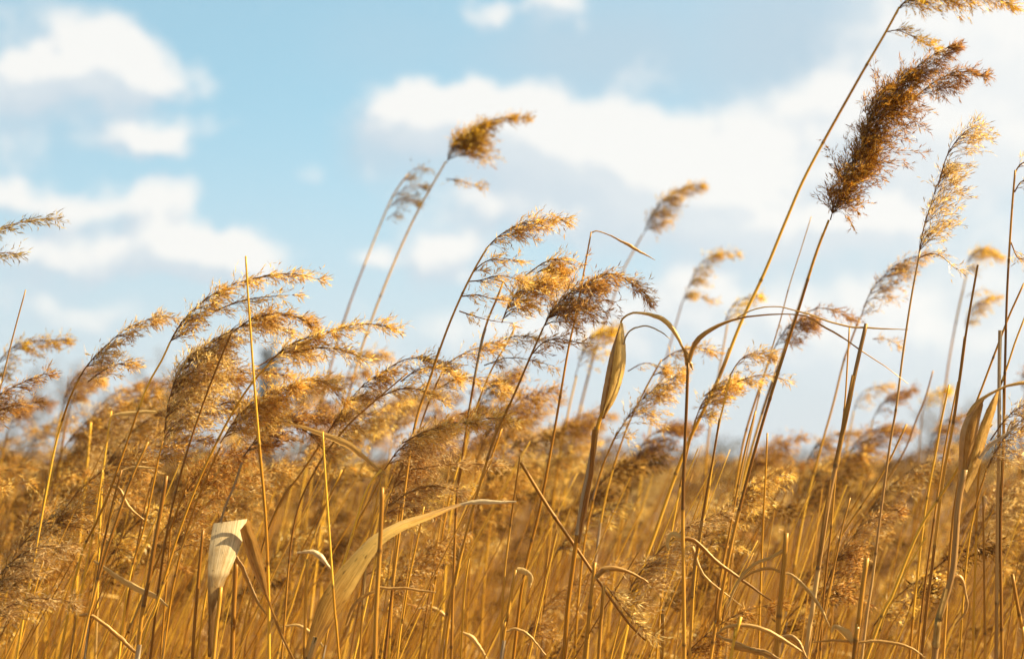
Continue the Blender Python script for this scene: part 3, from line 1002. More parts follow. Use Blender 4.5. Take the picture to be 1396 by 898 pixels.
    reed('reed with a sparse dusky plume of separate tufts between rolled leaf and forked stalk', 3.9,
         [(902, 490), (880, 530), (852, 590), (825, 680), (810, 780), (800, 895)], 4.0,
         [([(856, 506), (874, 496), (890, 496), (910, 506)], 12, 26, {}), ([(902, 492), (920, 480), (946, 474), (978, 478)], 22, 44, {}), ([(890, 512), (912, 502), (934, 502)], 18, 24, {})], 'tan', group=g)
    reed('reed with a ragged tan plume just past the forked stalk', 3.7,
         [(948, 572), (936, 620), (920, 700), (905, 790), (895, 895)], 4.5,
         [([(947, 575), (958, 548), (974, 530), (1000, 522)], 52, 100, dict(droop=.22)), ([(960, 540), (985, 520), (1008, 516), (1032, 520)], 26, 40, {})], 'tan', group=g)
    reed('reed with a small pale plume caught between the two tallest stems', 3.6,
         [(996, 512), (988, 545), (976, 600), (964, 680), (948, 778), (940, 895)], 4.6,
         [([(995, 512), (1008, 492), (1026, 482), (1052, 484)], 30, 52, dict(droop=.3)), ([(1005, 520), (1030, 512), (1052, 512), (1078, 520)], 12, 24, {})], 'pale', sheaths=1, group=g)
    reed('reed with a soft bent plume touching the tallest stem where long blades cross', 4.1,
         [(1055, 476), (1042, 510), (1030, 545), (1014, 600), (1000, 680), (985, 780), (978, 895)], 4.8,
         [([(1054, 478), (1066, 456), (1084, 438), (1108, 432)], 46, 90, dict(droop=.4)), ([(1096, 426), (1120, 420), (1142, 426), (1166, 436)], 16, 34, dict(droop=.4))], 'mauve', group=g)
    reed('blurred short reed with a loose golden plume low behind the tallest stems', 5.0,
         [(992, 440), (985, 480), (975, 540), (962, 640), (955, 895)], 4.0,
         [([(988, 440), (996, 420), (1010, 408), (1030, 402)], 34, 50, dict(droop=.4))], 'gold', group=g)
    # the big clump of tan plumes
    reed('reed with a long tan plume arching above the big clump, its tip pointing downwind', 3.3,
         [(232, 466), (220, 492), (204, 520), (188, 560), (151, 665), (132, 710), (109, 763), (82, 895)], 4.6,
         [([(228, 474), (246, 442), (278, 410), (312, 390), (350, 378)], 34, 150, dict(droop=.2, along=.6, wind=.8)),
          ([(345, 380), (376, 374), (404, 374), (434, 381)], 20, 46, dict(droop=.3, along=.5)), ([(290, 425), (330, 410), (366, 404), (400, 402)], 24, 40, dict(droop=.25))], 'tan', sheaths=1, group=g)
    reed('reed with a soft drooping plume inside the big clump, under the long arching one', 3.45,
         [(222, 600), (216, 625), (211, 650), (196, 720), (177, 786), (162, 895)], 4.4,
         [([(224, 590), (232, 540), (252, 496), (292, 462)], 80, 240, dict(prof='even', droop=.3, wind=.9)), ([(290, 466), (320, 448), (356, 442), (392, 450)], 50, 80, dict(droop=.3))], 'pale', group=g)
    reed('reed with a neat brown plume tilted level, crossed by the upright bare stem', 3.4,
         [(316, 452), (296, 500), (270, 570), (245, 650), (225, 740), (205, 895)], 4.4,
         [([(318, 452), (345, 434), (376, 428), (408, 434), (428, 448)], 36, 120, dict(droop=.3, along=.5))], 'tan', sm='stem_brown', group=g)
    reed('reed with an open sparse plume reaching far out of the clump over the sky', 3.25,
         [(372, 490), (345, 520), (316, 564), (278, 639), (245, 722), (211, 831), (188, 895)], 4.8,
         [([(366, 494), (392, 472), (420, 460), (450, 450)], 34, 90, dict(droop=.3, along=.5)), ([(446, 454), (476, 444), (510, 442), (548, 450)], 22, 50, dict(droop=.25, along=.6)),
          ([(400, 480), (440, 474), (474, 480), (504, 496)], 24, 44, dict(droop=.35))], 'tan', sheaths=1, group=g)
    reed('reed with a wide layered plume filling the middle of the big clump', 3.4,
         [(300, 610), (286, 640), (262, 700), (240, 780), (222, 895)], 4.4,
         [([(300, 604), (326, 566), (360, 540), (398, 524)], 66, 220, dict(droop=.3)), ([(390, 530), (420, 516), (446, 524), (468, 550)], 44, 70, dict(droop=.45))], 'tan', group=g)
    reed('reed with a tousled golden plume low in the big clump', 3.55,
         [(208, 650), (198, 690), (186, 750), (172, 830), (164, 895)], 4.2,
         [([(212, 640), (228, 590), (266, 562), (318, 548), (362, 552)], 66, 170, dict(droop=.25)), ([(250, 540), (290, 515), (340, 505), (390, 512)], 56, 110, dict(droop=.35)), ([(350, 500), (390, 480), (430, 484)], 44, 60, dict(droop=.35))], 'tan', dict(hair=1.5), sm='stem_brown', group=g)
    reed('reed with a flat trailing plume at the bottom edge of the big clump', 3.5,
         [(330, 630), (318, 665), (303, 703), (285, 790), (268, 895)], 4.2,
         [([(332, 622), (362, 584), (402, 566), (442, 574)], 58, 140, dict(droop=.28)), ([(395, 575), (420, 590), (440, 612)], 26, 40, {})], 'mauve', group=g)
    reed('reed with a light brushed plume rising from the clump toward the low clouds', 3.35,
         [(108, 516), (96, 541), (78, 597), (64, 665), (45, 771), (23, 895)], 4.8,
         [([(106, 518), (122, 494), (146, 470), (172, 448), (206, 434)], 32, 110, dict(droop=.3, along=.5)), ([(200, 436), (218, 431), (238, 433)], 12, 20, {}), ([(120, 520), (150, 500), (186, 492)], 24, 36, dict(droop=.25))], 'pale', sheaths=1, group=g)
    reed('reed with a dense brown feathered plume hanging beside the narrow arching straw leaf', 3.5,
         [(436, 606), (410, 645), (383, 683), (360, 740), (340, 820), (326, 895)], 4.4,
         [([(440, 602), (462, 566), (494, 526), (530, 502)], 44, 140, dict(droop=.35, wind=.8)), ([(520, 508), (552, 490), (584, 488), (606, 500)], 30, 60, dict(droop=.4))], 'mauve', sm='stem_brown', group=g)
    reed('reed with a thin straight dark axis and small tufts, leaning out of the brown plume', 3.45,
         [(556, 508), (530, 530), (500, 556), (470, 584), (430, 640), (400, 720), (384, 895)], 3.6,
         [([(520, 540), (544, 530), (570, 530), (600, 545)], 30, 50, {}), ([(546, 520), (570, 504), (600, 500), (622, 515)], 32, 52, dict(droop=.35))], 'tan', sm='stem_brown', group=g)
    reed('reed with a frayed plume of pale tips between the layered plume and the clump', 3.6,
         [(606, 500), (592, 530), (575, 575), (556, 640), (540, 740), (530, 895)], 4.0,
         [([(606, 498), (628, 484), (652, 474), (688, 462)], 26, 60, {}), ([(596, 530), (625, 516), (655, 518), (690, 530)], 34, 56, {})], 'tan', group=g)
    reed('reed with a narrow brown plume stretched level over the middle of the field', 3.3,
         [(520, 640), (498, 672), (466, 775), (440, 840), (424, 895)], 5.6,
         [([(548, 604), (580, 588), (616, 578), (650, 574)], 38, 90, dict(droop=.3)), ([(640, 576), (664, 570), (684, 570), (700, 574)], 14, 36, {})], 'tan', sheaths=2, group=g)
    reed('reed with a large hazy brown plume low in the field, trailing a pale tuft', 3.35,
         [(524, 642), (505, 680), (484, 720), (460, 800), (440, 895)], 4.2,
         [([(524, 640), (545, 612), (574, 594), (606, 584)], 72, 85, dict(droop=.45, wind=.7)), ([(560, 640), (600, 634), (640, 632), (690, 634)], 26, 50, dict(droop=.2)),
          ([(530, 690), (560, 670), (595, 662), (630, 672)], 40, 60, dict(droop=.3))], 'pale', sm='stem_brown', group=g)
    reed('reed with its tip hidden, a soft golden plume behind the layered tiers', 4.4,
         [(640, 590), (628, 640), (612, 720), (600, 895)], 4.4,
         [([(642, 590), (654, 550), (672, 522), (702, 502)], 60, 130, dict(droop=.3))], 'amber', group=g)
    # windward edge
    reed('reed whose thin sharp plume reaches in from the frame edge above the rest', 3.3,
         [(-60, 372), (-72, 430), (-84, 520), (-96, 640), (-104, 895)], 4.6,
         [([(-58, 372), (-40, 340), (-6, 314), (34, 302), (78, 297)], 18, 64, dict(along=.7, droop=.12, wind=.7)), ([(-52, 376), (-30, 356), (0, 345), (26, 346)], 10, 26, dict(along=.6))], 'grey', group=g)
    reed('reed with a golden blurred plume low at the windward frame edge', 4.3,
         [(-12, 520), (-22, 570), (-34, 680), (-44, 895)], 4.4,
         [([(-14, 522), (2, 488), (28, 468), (58, 464), (88, 462)], 44, 110, dict(droop=.35))], 'gold', group=g)
    reed('reed with dark sparse spikelets under the golden plume at the windward edge', 3.3,
         [(-30, 580), (-42, 650), (-54, 760), (-62, 895)], 4.4,
         [([(-34, 586), (-12, 548), (20, 526), (62, 508)], 30, 70, dict(along=.6, droop=.15)), ([(-30, 590), (-5, 562), (20, 552), (48, 548)], 26, 46, {})], 'mauve', group=g)
    reed('low reed with a faint combed plume close to the bottom corner', 3.05,
         [(-30, 860), (-36, 880), (-40, 905)], 4.4,
         [([(-30, 850), (-5, 790), (35, 752), (85, 742)], 74, 75, dict(droop=.3, hair=1.2)), ([(-20, 850), (20, 822), (60, 815), (96, 820)], 46, 50, dict(hair=1.2))], 'pale', group=g)
    reed('snapped reed hanging upside down with a little pale plume on its end', 3.3,
         [(709, 622), (700, 686), (692, 745), (687, 792), (682, 895)], 4.6,
         None, sm='stem_brown', name='broken_reed')
    # leeward corner
    reed('reed with a wide open pale plume near the lower frame edge under the papery sheath', 3.2,
         [(1345, 640), (1330, 690), (1318, 760), (1308, 895)], 4.4,
         [([(1346, 638), (1364, 604), (1384, 580), (1410, 562)], 56, 60, dict(spread=.7, wind=.7)), ([(1350, 600), (1372, 570), (1396, 552), (1430, 545)], 40, 44, {})], 'pale', group=g)
    reed('blurred reed with a dark round seed head at the frame edge over the hedge', 5.6,
         [(1398, 530), (1394, 580), (1388, 660), (1382, 895)], 4.2,
         [([(1394, 532), (1394, 515), (1402, 500), (1420, 492)], 24, 80, dict(spread=1))], 'dark', dict(hair=2), group=g)
    reed('blurred little reed with a rounded golden head beside the thin bare pair', 5.8,
         [(1258, 556), (1254, 600), (1248, 680), (1240, 895)], 3.4,
         [([(1258, 557), (1262, 544), (1274, 535), (1294, 531)], 20, 70, dict(spread=.7, droop=.15))], 'gold', dict(hair=2), group=g)
    for k, (lab, d, px, L, nb) in enumerate([
        ('blurred reed with a thin hooked plume behind the thick grey bare stalk', 5.6, [(1164, 560), (1170, 542), (1184, 530), (1214, 524)], 24, 46),
        ('blurred reed with a plume of two soft lobes beside the slender pale-plumed stem', 5.4, [(1190, 572), (1200, 552), (1216, 540), (1242, 530)], 34, 80),
        ('blurred reed with a broad cloud-like plume low before the far hedge', 5.0, [(1150, 640), (1164, 606), (1192, 586), (1238, 584)], 62, 130),
        ('blurred reed with a faded plume half hidden by the thick grey bare stalk', 5.2, [(1096, 640), (1110, 610), (1130, 594), (1162, 590)], 44, 90),
        ('blurred reed with a ruffled tan plume in front of the dark-stemmed pair', 5.4, [(1262, 630), (1270, 596), (1290, 572), (1312, 566)], 44, 90),
        ('blurred reed with a ginger plume bending over the clump at the windward side', 4.8, [(84, 560), (92, 530), (108, 508), (142, 500)], 44, 100),
        ('blurred reed with a dark ginger tuft in the shadow of the brushed plume', 4.9, [(96, 552), (104, 530), (118, 520), (138, 518)], 28, 80),
        ('blurred reed with a sloping plume on the low skyline under the bare trees', 5.3, [(10, 590), (20, 562), (40, 548), (70, 548)], 36, 80),
        ('blurred reed with a round-shouldered plume by the low skyline near the brushed plume', 5.2, [(160, 580), (170, 548), (190, 526), (216, 520)], 44, 90),
        ('blurred reed with a curled plume in the gap right of the open sparse plume', 5.0, [(470, 530), (476, 505), (492, 484), (532, 486)], 36, 80),
        ('blurred reed with a pale full plume under the drooping-tip plume', 5.0, [(742, 640), (756, 600), (782, 572), (822, 560)], 60, 130),
        ('blurred reed with a soft plume behind the thin feathery one', 4.7, [(862, 640), (876, 606), (900, 586), (944, 580)], 60, 130),
        ('blurred reed with a faint plume above the ribbon leaf twist', 4.8, [(690, 600), (700, 566), (722, 548), (760, 545)], 46, 60),
    ]):
        x, y = px[0]
        reed(lab, d, [(x, y), (x - 10, y + 50), (x - 26, y + 150), (x - 36, 895)], 4.2, [(px, L, nb, dict(droop=.3))], 'amber' if k % 3 else 'tan', dict(hair=1.3), group=g)


def bare_reeds():
    g = 'bare reed stems'
    R = lambda lab, d, pts, w, **k: reed(lab, d, pts, w, None, group=k.pop('group', g), **k)
    # rolled leaf and forked stalk
    R('stout reed ending in a pointed rolled leaf whose long ribbon tip bends over', 3.25,
      [(826, 556), (817, 572), (813, 590), (803, 640), (793, 690), (776, 810), (769, 895)], 7.2, tip=.7, name='reed', sheaths=3,
      leaves=[('e', 'leaf_brown', [(845, 442), (832, 482), (824, 520), (818, 556), (818, 572)], [(848, 440), (846, 470), (842, 510), (834, 545), (824, 570)], dict(bulge=.5, dl=.006, dry_shade=.1)),
              ('e', 'leaf_gold', [(846, 440), (838, 478), (833, 515), (827, 545), (821, 568)], [(849, 440), (853, 472), (852, 502), (841, 540), (824, 569)], dict(bulge=.5, dl=-.006, dr=.012, dry_shade=.75)),
              ('r', 'leaf', [(846, 446), (849, 434), (862, 427), (884, 428), (908, 437), (924, 458), (934, 480), (941, 497)], [3, 3, 4, 6, 7, 6, 4, 2], dict(tilt=.3, twist=.6, dry_shade=.6)),
              ('r', 'leaf_grey', [(849, 470), (855, 456), (866, 448), (882, 445), (898, 451), (914, 462)], [3, 3, 3, 3, 2, 1], dict(tilt=.8)),
              ('r', 'leaf_brown', [(813, 586), (808, 630), (797, 690), (789, 740)], [9, 8, 7, 4], dict(do=-.006, fold=.5, dry_shade=.1))])
    R('straight dark reed whose top forks into a V of two blades', 3.25, [(938, 494), (936, 551), (934, 600), (931, 690), (932, 800), (933, 895)], 6.0, tip=.62, name='reed', sm='stem_brown', sheaths=2,
      leaves=[('r', 'leaf_brown', [(938, 498), (946, 470), (960, 454), (985, 440), (1012, 432), (1060, 427), (1100, 430), (1118, 441), (1146, 457), (1174, 477), (1206, 498), (1238, 523)], [5, 7, 5, 3, 2.5, 2.5, 2.5, 4, 3, 2, 2, 1], dict(tilt=.5, twist=.6, dry_shade=.3)),
              ('r', 'leaf', [(1005, 433), (1030, 421), (1062, 418), (1098, 427), (1134, 440), (1165, 446), (1198, 448), (1238, 449)], [2, 2, 2, 3, 3, 3, 2, 1], dict(tilt=.6)),
              ('r', 'leaf_brown', [(938, 498), (934, 480), (930, 472)], [8, 7, 2], dict(tilt=.2)),
              ('r', 'leaf_brown', [(936, 488), (941, 494), (944, 504)], [5, 5, 1], dict(tilt=.2)),
              ('r', 'leaf', [(932, 734), (918, 730), (911, 738), (912, 750)], [6, 8, 6, 2], dict(tilt=.2, dry_shade=.8)),
              ('r', 'leaf_brown', [(930, 732), (950, 738), (981, 768), (1016, 792), (1052, 818)], [7, 8, 6, 5, 2], dict(tilt=.6, dry_shade=.2, do=.04)),
              ('r', 'leaf', [(944, 745), (958, 780), (985, 806), (1012, 826)], [6, 5, 3, 1], dict(tilt=.6, do=.06))])
    R('wiry reed topped by a bent thread-like blade, between layered and compact plumes', 3.5,
      [(806, 316), (797, 365), (785, 430), (774, 480), (754, 597), (735, 697), (715, 780), (700, 895)], 6.0, tip=.3, sheaths=1,
      leaves=[('r', 'leaf_brown', [(806, 317), (815, 315), (832, 321), (850, 330), (868, 341), (893, 354)], [2, 2, 3, 5, 3, 1], dict(tilt=.6))])
    # big curved leaf and the folded cream one
    R('low reed carrying a folded broad cream leaf with its brown half turned down', 3.12, [(301, 800), (297, 840), (291, 895)], 5.6, tip=.9, sm='stem_brown', sheaths=1,
      leaves=[('e', 'leaf_cream', [(291, 713), (286, 740), (284, 765), (283, 800), (284, 840), (283, 895)], [(337, 707), (330, 738), (318, 768), (304, 800), (298, 840), (296, 895)], dict(bulge=.14, dry_shade=[.7, .6, .4, -.1, -.45, -.5], dl=-.003, dr=.006, lean=[.045, .02, 0, 0, .01, .02])),  # lower part toned down to stand in for shade on the leaf
              ('e', 'leaf_brown', [(327, 722), (334, 750), (348, 786), (364, 818), (380, 862), (398, 898)], [(339, 708), (352, 742), (362, 780), (366, 812), (384, 860), (402, 898)], dict(bulge=-.4, do=.02, dry_shade=.35)),
              ('r', 'leaf_brown', [(322, 758), (332, 775), (342, 800), (353, 822), (364, 838)], [8, 7, 6, 4, 2], dict(do=.03))])
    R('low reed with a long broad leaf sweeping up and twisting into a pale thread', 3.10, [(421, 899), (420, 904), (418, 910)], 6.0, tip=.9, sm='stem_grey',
      leaves=[('r', 'leaf_gold', [(417, 905), (432, 862), (455, 815), (480, 775), (510, 738), (545, 716), (580, 703), (606, 694), (628, 687)], [12, 21, 30, 31, 26, 22, 18, 12, 5], dict(tilt=.25, twist=.5, dry_shade=[-.1, .05, .25, .55, .75, .65, .3, -.1], curve=.12, fold=.12)),  # shaded base and tip and sunlit middle painted along the blade
              ('r', 'leaf_cream', [(626, 688), (644, 684), (664, 682), (684, 683), (704, 683)], [4, 6, 7, 5, 2], dict(tilt=.3, do=.12, dry_shade=.8))])
    R('upright bare stem standing alone through the big clump of plumes, tip in the sky', 3.15,
      [(335, 349), (338, 400), (341, 443), (346, 514), (353, 600), (362, 704), (366, 800), (367, 895)], 5.4, tip=.42, sheaths=1)
    R('short stem bearing a narrow straw leaf that arcs down over the field', 3.3, [(521, 646), (512, 690), (500, 760), (490, 895)], 4.6, sm='stem_brown',
      leaves=[('r', 'leaf', [(525, 646), (508, 634), (496, 624), (472, 606), (436, 591), (410, 582), (386, 576)], [3, 6, 9, 10, 8, 5, 1], dict(tilt=.5, dry_shade=.5, twist=.4))])
    R('slim stem with a flat pale leaf blade beside the tousled golden plume', 3.8, [(152, 560), (146, 600), (138, 680), (130, 895)], 4.0,
      leaves=[('r', 'leaf', [(150, 566), (170, 563), (190, 561), (212, 561)], [3, 6, 6, 3], dict(dry_shade=.9))])
    # leeward group of stalks
    R('thick stalk cut off square, grey at its top, before the far hedge', 3.25,
      [(1181, 441), (1169, 493), (1156, 554), (1145, 607), (1129, 686), (1118, 757), (1106, 842), (1099, 895)], 7.4, tip=.66, sm='stem_grey', sheaths=3)
    R('thin stalk running close along the thick grey cut one', 3.4, [(1158, 445), (1155, 500), (1151, 557), (1140, 640), (1133, 720), (1124, 800), (1118, 895)], 3.8, sm='stem_brown')
    R('tall bare whip-like stem with a dark tip, crossing the two-tufted plume', 3.3,
      [(1333, 361), (1318, 447), (1308, 518), (1299, 580), (1286, 651), (1270, 778), (1256, 895)], 5.4, tip=.5, sm='stem_brown', sheaths=2)
    R('stem twinned with the whip-like one, lower and reddish', 3.4, [(1306, 520), (1298, 560), (1288, 612), (1276, 690), (1262, 790), (1250, 895)], 4.0, sm='stem_brown')
    R('faint upright pair stem, thin and dark, near the little rounded head', 4.2, [(1272, 505), (1262, 540), (1248, 575), (1235, 610), (1206, 660), (1178, 700), (1143, 760), (1130, 895)], 3.6, sm='stem_brown')
    R('pale-edged stem with a nicked top next to the whip-like bare stem', 3.6, [(1294, 524), (1284, 570), (1276, 615), (1262, 690), (1250, 790), (1240, 895)], 4.6)
    R('weathered stalk wrapped in a wide brown and gold papery sheath', 3.15,
      [(1316, 640), (1306, 690), (1299, 778), (1281, 842), (1274, 895)], 9.5, tip=.8, sm='stem_grey', sheaths=2, name='reed',
      leaves=[('e', 'leaf_brown', [(1336, 545), (1318, 566), (1309, 590), (1307, 625), (1306, 660), (1304, 690)], [(1342, 545), (1336, 572), (1330, 600), (1322, 630), (1316, 660), (1310, 690)], dict(bulge=.5, dl=.01, dry_shade=.3)),
              ('e', 'leaf_gold', [(1358, 534), (1346, 556), (1336, 580), (1328, 605), (1320, 632), (1312, 660)], [(1362, 532), (1358, 556), (1350, 582), (1342, 610), (1334, 640), (1318, 672)], dict(bulge=.45, dr=.012, dry_shade=.35)),
              ('r', 'leaf', [(1318, 566), (1330, 550), (1346, 538), (1362, 530), (1378, 524), (1400, 521), (1430, 524)], [4, 6, 5, 4, 6, 6, 3], dict(tilt=.5, dry_shade=.5)),
              ('r', 'leaf_grey', [(1334, 625), (1350, 606), (1372, 590), (1388, 578)], [6, 6, 4, 2], dict(tilt=.3)),
              ('r', 'leaf_brown', [(1296, 800), (1300, 788), (1309, 787), (1316, 806), (1318, 832), (1302, 853)], [12, 8, 4, 4, 4, 2], dict(tilt=.4))])
    R('bent stem leaning in from the frame edge to the papery sheath', 3.35, [(1396, 386), (1384, 412), (1372, 440), (1340, 525), (1327, 561), (1318, 610), (1300, 700), (1286, 895)], 4.6, sm='stem_brown')
    R('second leaning stem at the frame edge, thin and golden', 3.3, [(1398, 430), (1384, 466), (1374, 497), (1360, 536), (1345, 580), (1334, 650), (1330, 760), (1326, 895)], 4.4)
    R('straight stub with a square cut top at the frame edge', 3.3, [(1363, 450), (1362, 510), (1362, 600), (1360, 700), (1358, 895)], 5.0, tip=.8, sm='stem_grey')
    R('long slanting golden stem that crosses the whole leeward group', 3.2, [(1352, 578), (1323, 612), (1290, 664), (1253, 722), (1216, 812), (1182, 895)], 4.8, tip=.7)
    R('slanting stem paired below the long crossing one', 3.3, [(1262, 732), (1236, 776), (1210, 830), (1190, 895)], 4.4)
    R('thin straight stem inside the sheath group, dark-jointed', 3.3, [(1340, 676), (1341, 740), (1342, 820), (1343, 895)], 4.6, sm='stem_brown')
    R('short cut stub near the bottom corner, leaning the other way', 3.2, [(1380, 782), (1386, 818), (1394, 860), (1400, 900)], 5.0, sm='stem_brown', tip=.85)
    R('thick cut stub with a dark top among the crossing blades', 3.05, [(1182, 760), (1176, 800), (1169, 860), (1164, 900)], 6.6, sm='stem_brown', tip=.9, sheaths=1,
      leaves=[('r', 'leaf_brown', [(1168, 874), (1140, 872), (1107, 875)], [4, 4, 2], {}), ('r', 'leaf', [(1166, 876), (1194, 873), (1224, 877), (1244, 884), (1262, 896)], [4, 4, 5, 4, 1], dict(tilt=.5, dry_shade=.3)),
              ('r', 'leaf', [(1162, 876), (1152, 862), (1138, 853), (1134, 862)], [8, 12, 8, 2], dict(dry_shade=.6, tilt=.3))])
    R('dark jointed stub whose thin blades arch to both sides', 3.15, [(1072, 726), (1069, 765), (1065, 807), (1058, 895)], 7.6, tip=.8, sm='stem_brown', sheaths=2,
      leaves=[('r', 'leaf', [(1066, 782), (1078, 783), (1104, 807), (1120, 830), (1132, 854)], [3, 5, 6, 5, 1], dict(tilt=.5, dry_shade=.5)),
              ('r', 'leaf_brown', [(1064, 780), (1046, 775), (1026, 780), (1012, 790)], [4, 5, 4, 2], dict(tilt=.5)),
              ('r', 'leaf', [(1068, 750), (1050, 760), (1030, 768), (1008, 790), (990, 830)], [5, 6, 5, 4, 2], dict(tilt=.4)),
              ('r', 'leaf_brown', [(1060, 870), (1080, 868), (1093, 884), (1100, 896)], [9, 9, 7, 3], {})])
    R('short cut stem leaning with two pale-edged blades at the bottom', 3.1, [(1010, 840), (1002, 870), (996, 900)], 5.0, tip=.9,
      leaves=[('r', 'leaf', [(976, 864), (990, 855), (1010, 852), (1036, 856), (1062, 868), (1094, 888)], [3, 5, 6, 7, 5, 2], dict(tilt=.4, dry_shade=.4)),
              ('r', 'leaf_brown', [(1000, 880), (1022, 884), (1046, 890), (1066, 900)], [9, 9, 8, 4], {}), ('r', 'leaf', [(978, 866), (1010, 878), (1040, 890), (1054, 898)], [3, 5, 5, 2], dict(dry_shade=.4))])
    R('bowed brown stem curving back across the leeward stalks', 3.5, [(1236, 578), (1206, 640), (1178, 684), (1143, 738), (1136, 780), (1124, 840), (1111, 895)], 4.4, sm='stem_brown')
    R('thin stick with a dark snapped end beside the thick grey cut stalk', 3.3, [(1159, 678), (1148, 720), (1136, 778), (1122, 840), (1112, 895)], 4.2, sm='stem_brown')
    R('whip-thin bare stem in the sky behind the tallest reed', 3.9, [(1106, 295), (1092, 340), (1076, 390), (1062, 443), (1040, 518), (1022, 600), (1004, 700), (990, 895)], 3.6, tip=.3, sm='stem_grey')
    R('golden blurred stem rising close behind the tallest reed', 4.3, [(1122, 318), (1104, 370), (1088, 420), (1064, 490), (1040, 560), (1012, 660), (992, 770), (980, 895)], 5.0, tip=.5)
    # middle stems
    R('thin brown stem standing between the forked stalk and the tallest one', 3.3, [(981, 570), (972, 625), (963, 672), (952, 740), (946, 778), (940, 895)], 4.8, sm='stem_brown', sheaths=1)
    R('dark stem ringed with joints just before the tallest reed', 3.4, [(1030, 560), (1018, 605), (1006, 662), (995, 722), (980, 800), (972, 895)], 4.6, sm='stem_brown')
    R('thin upright stem past the foot of the tallest reed', 3.5, [(1046, 590), (1044, 640), (1040, 720), (1037, 800), (1034, 895)], 4.2)
    R('dark stick with a broken top under the snapped hanging reed', 3.2, [(811, 766), (806, 810), (800, 870), (796, 900)], 5.4, tip=.85, sm='stem_brown',
      leaves=[('r', 'leaf_brown', [(812, 786), (822, 776), (838, 774), (860, 780), (884, 794)], [7, 8, 6, 4, 2], dict(dry_shade=.4)), ('r', 'leaf', [(810, 788), (818, 780), (830, 776)], [7, 8, 5], dict(dry_shade=.9))])
    R('short brown stick with dark joint standing next to the broken dark stick', 3.2, [(823, 798), (820, 840), (816, 900)], 5.0, sm='stem_brown', tip=.9)
    R('stick with a short cut top behind the little hanging plume', 3.3, [(903, 836), (903, 870), (902, 900)], 4.6, tip=.9, sm='stem_brown')
    R('cut stem with a curled straw leaf beside the rolled-leaf reed foot', 3.3, [(703, 776), (697, 808), (690, 850), (683, 900)], 5.0, sm='stem_brown', tip=.85,
      leaves=[('r', 'leaf', [(704, 776), (716, 778), (724, 786), (722, 800)], [8, 9, 8, 3], dict(dry_shade=.9)), ('r', 'leaf', [(684, 862), (702, 856), (722, 866), (744, 892)], [3, 4, 4, 2], dict(tilt=.4))])
    R('golden stem slanting out of the frayed plume towards the ribbon thread', 3.6, [(684, 584), (668, 628), (649, 676), (630, 750), (616, 820), (606, 895)], 5.2)
    R('thin stem rising through the broad sweeping leaf', 3.2, [(578, 690), (568, 740), (557, 792), (548, 850), (541, 900)], 4.2)
    R('stout short cut stem standing in front of the broad sweeping leaf', 2.98, [(521, 664), (520, 700), (517, 760), (513, 830), (511, 900)], 6.2, sm='stem_brown', tip=.85, sheaths=1,
      leaves=[('r', 'leaf_brown', [(514, 800), (536, 801), (560, 802), (594, 807)], [4, 4, 4, 2], dict(do=.05)), ('r', 'leaf_brown', [(512, 806), (500, 810), (484, 824), (472, 852)], [4, 5, 6, 3], dict(do=.06))])
    R('slender stem with a needle tip in front of the brown feathered plume', 3.1, [(440, 588), (443, 640), (447, 697), (452, 770), (457, 840), (462, 895)], 4.8, tip=.45)
    R('cut stub carrying a curved white leaf above the sweeping leaf base', 3.25, [(419, 762), (417, 810), (415, 895)], 4.6, sm='stem_brown', tip=.85,
      leaves=[('r', 'leaf_cream', [(404, 753), (420, 751), (436, 757), (452, 776)], [2, 7, 9, 2], dict(dry_shade=.7, do=.4)), ('r', 'leaf', [(384, 854), (406, 852), (426, 864), (442, 882)], [2, 5, 7, 2], dict(dry_shade=.7, do=.4))])
    R('golden stem leaning across just behind the wide brown plume', 3.9, [(466, 640), (440, 700), (418, 760), (396, 830), (378, 895)], 4.2)
    R('thin stem with pale curled leaf tips by the bottom middle', 3.3, [(640, 760), (634, 800), (628, 895)], 4.0,
      leaves=[('r', 'leaf', [(562, 832), (580, 827), (598, 832), (616, 848)], [2, 6, 8, 2], dict(dry_shade=.4, do=.6)), ('r', 'leaf', [(628, 860), (644, 868), (656, 882), (664, 898)], [3, 7, 7, 2], dict(dry_shade=.7, do=.4))])
    # windward stems
    R('whip-thin dark stem tip poking into the sky at the windward edge', 3.4, [(35, 395), (20, 450), (5, 510), (-12, 580), (-30, 700), (-40, 895)], 4.2, tip=.4, sm='stem_grey')
    R('brown stem with a broken tip standing below the big clump', 3.2, [(202, 602), (184, 640), (166, 688), (139, 771), (124, 830), (109, 895)], 5.0, tip=.6, sm='stem_brown', sheaths=2)
    R('thick brown cut stem standing beneath the big clump', 3.15, [(227, 648), (220, 690), (211, 741), (203, 790), (196, 823), (187, 895)], 6.4, sm='stem_brown', tip=.75, sheaths=2)
    R('short dark-tipped cut stem beside the folded cream leaf', 3.2, [(277, 722), (273, 760), (267, 830), (262, 900)], 4.8, sm='stem_brown', tip=.8)
    R('thick short stem directly behind the folded cream leaf', 3.2, [(322, 764), (320, 800), (318, 850), (316, 900)], 6.4, sm='stem_brown', tip=.9)
    R('golden slanted stem crossing behind the windward thick cut stem', 3.5, [(258, 650), (236, 710), (204, 790), (176, 860), (162, 895)], 4.6)
    R('soft golden stem from the low skyline down the windward side', 4.3, [(124, 575), (118, 640), (110, 720), (104, 800), (100, 895)], 5.4)
    R('stem with a ragged pale blade slung across the windward field', 3.4, [(140, 640), (128, 720), (112, 800), (96, 895)], 4.6,
      leaves=[('r', 'leaf', [(128, 764), (160, 786), (184, 800), (208, 810), (232, 828)], [3, 7, 9, 8, 2], dict(dry_shade=.7, tilt=.3)), ('r', 'leaf_brown', [(108, 838), (124, 838), (150, 856), (186, 888)], [3, 6, 6, 5], dict(do=-.1))])
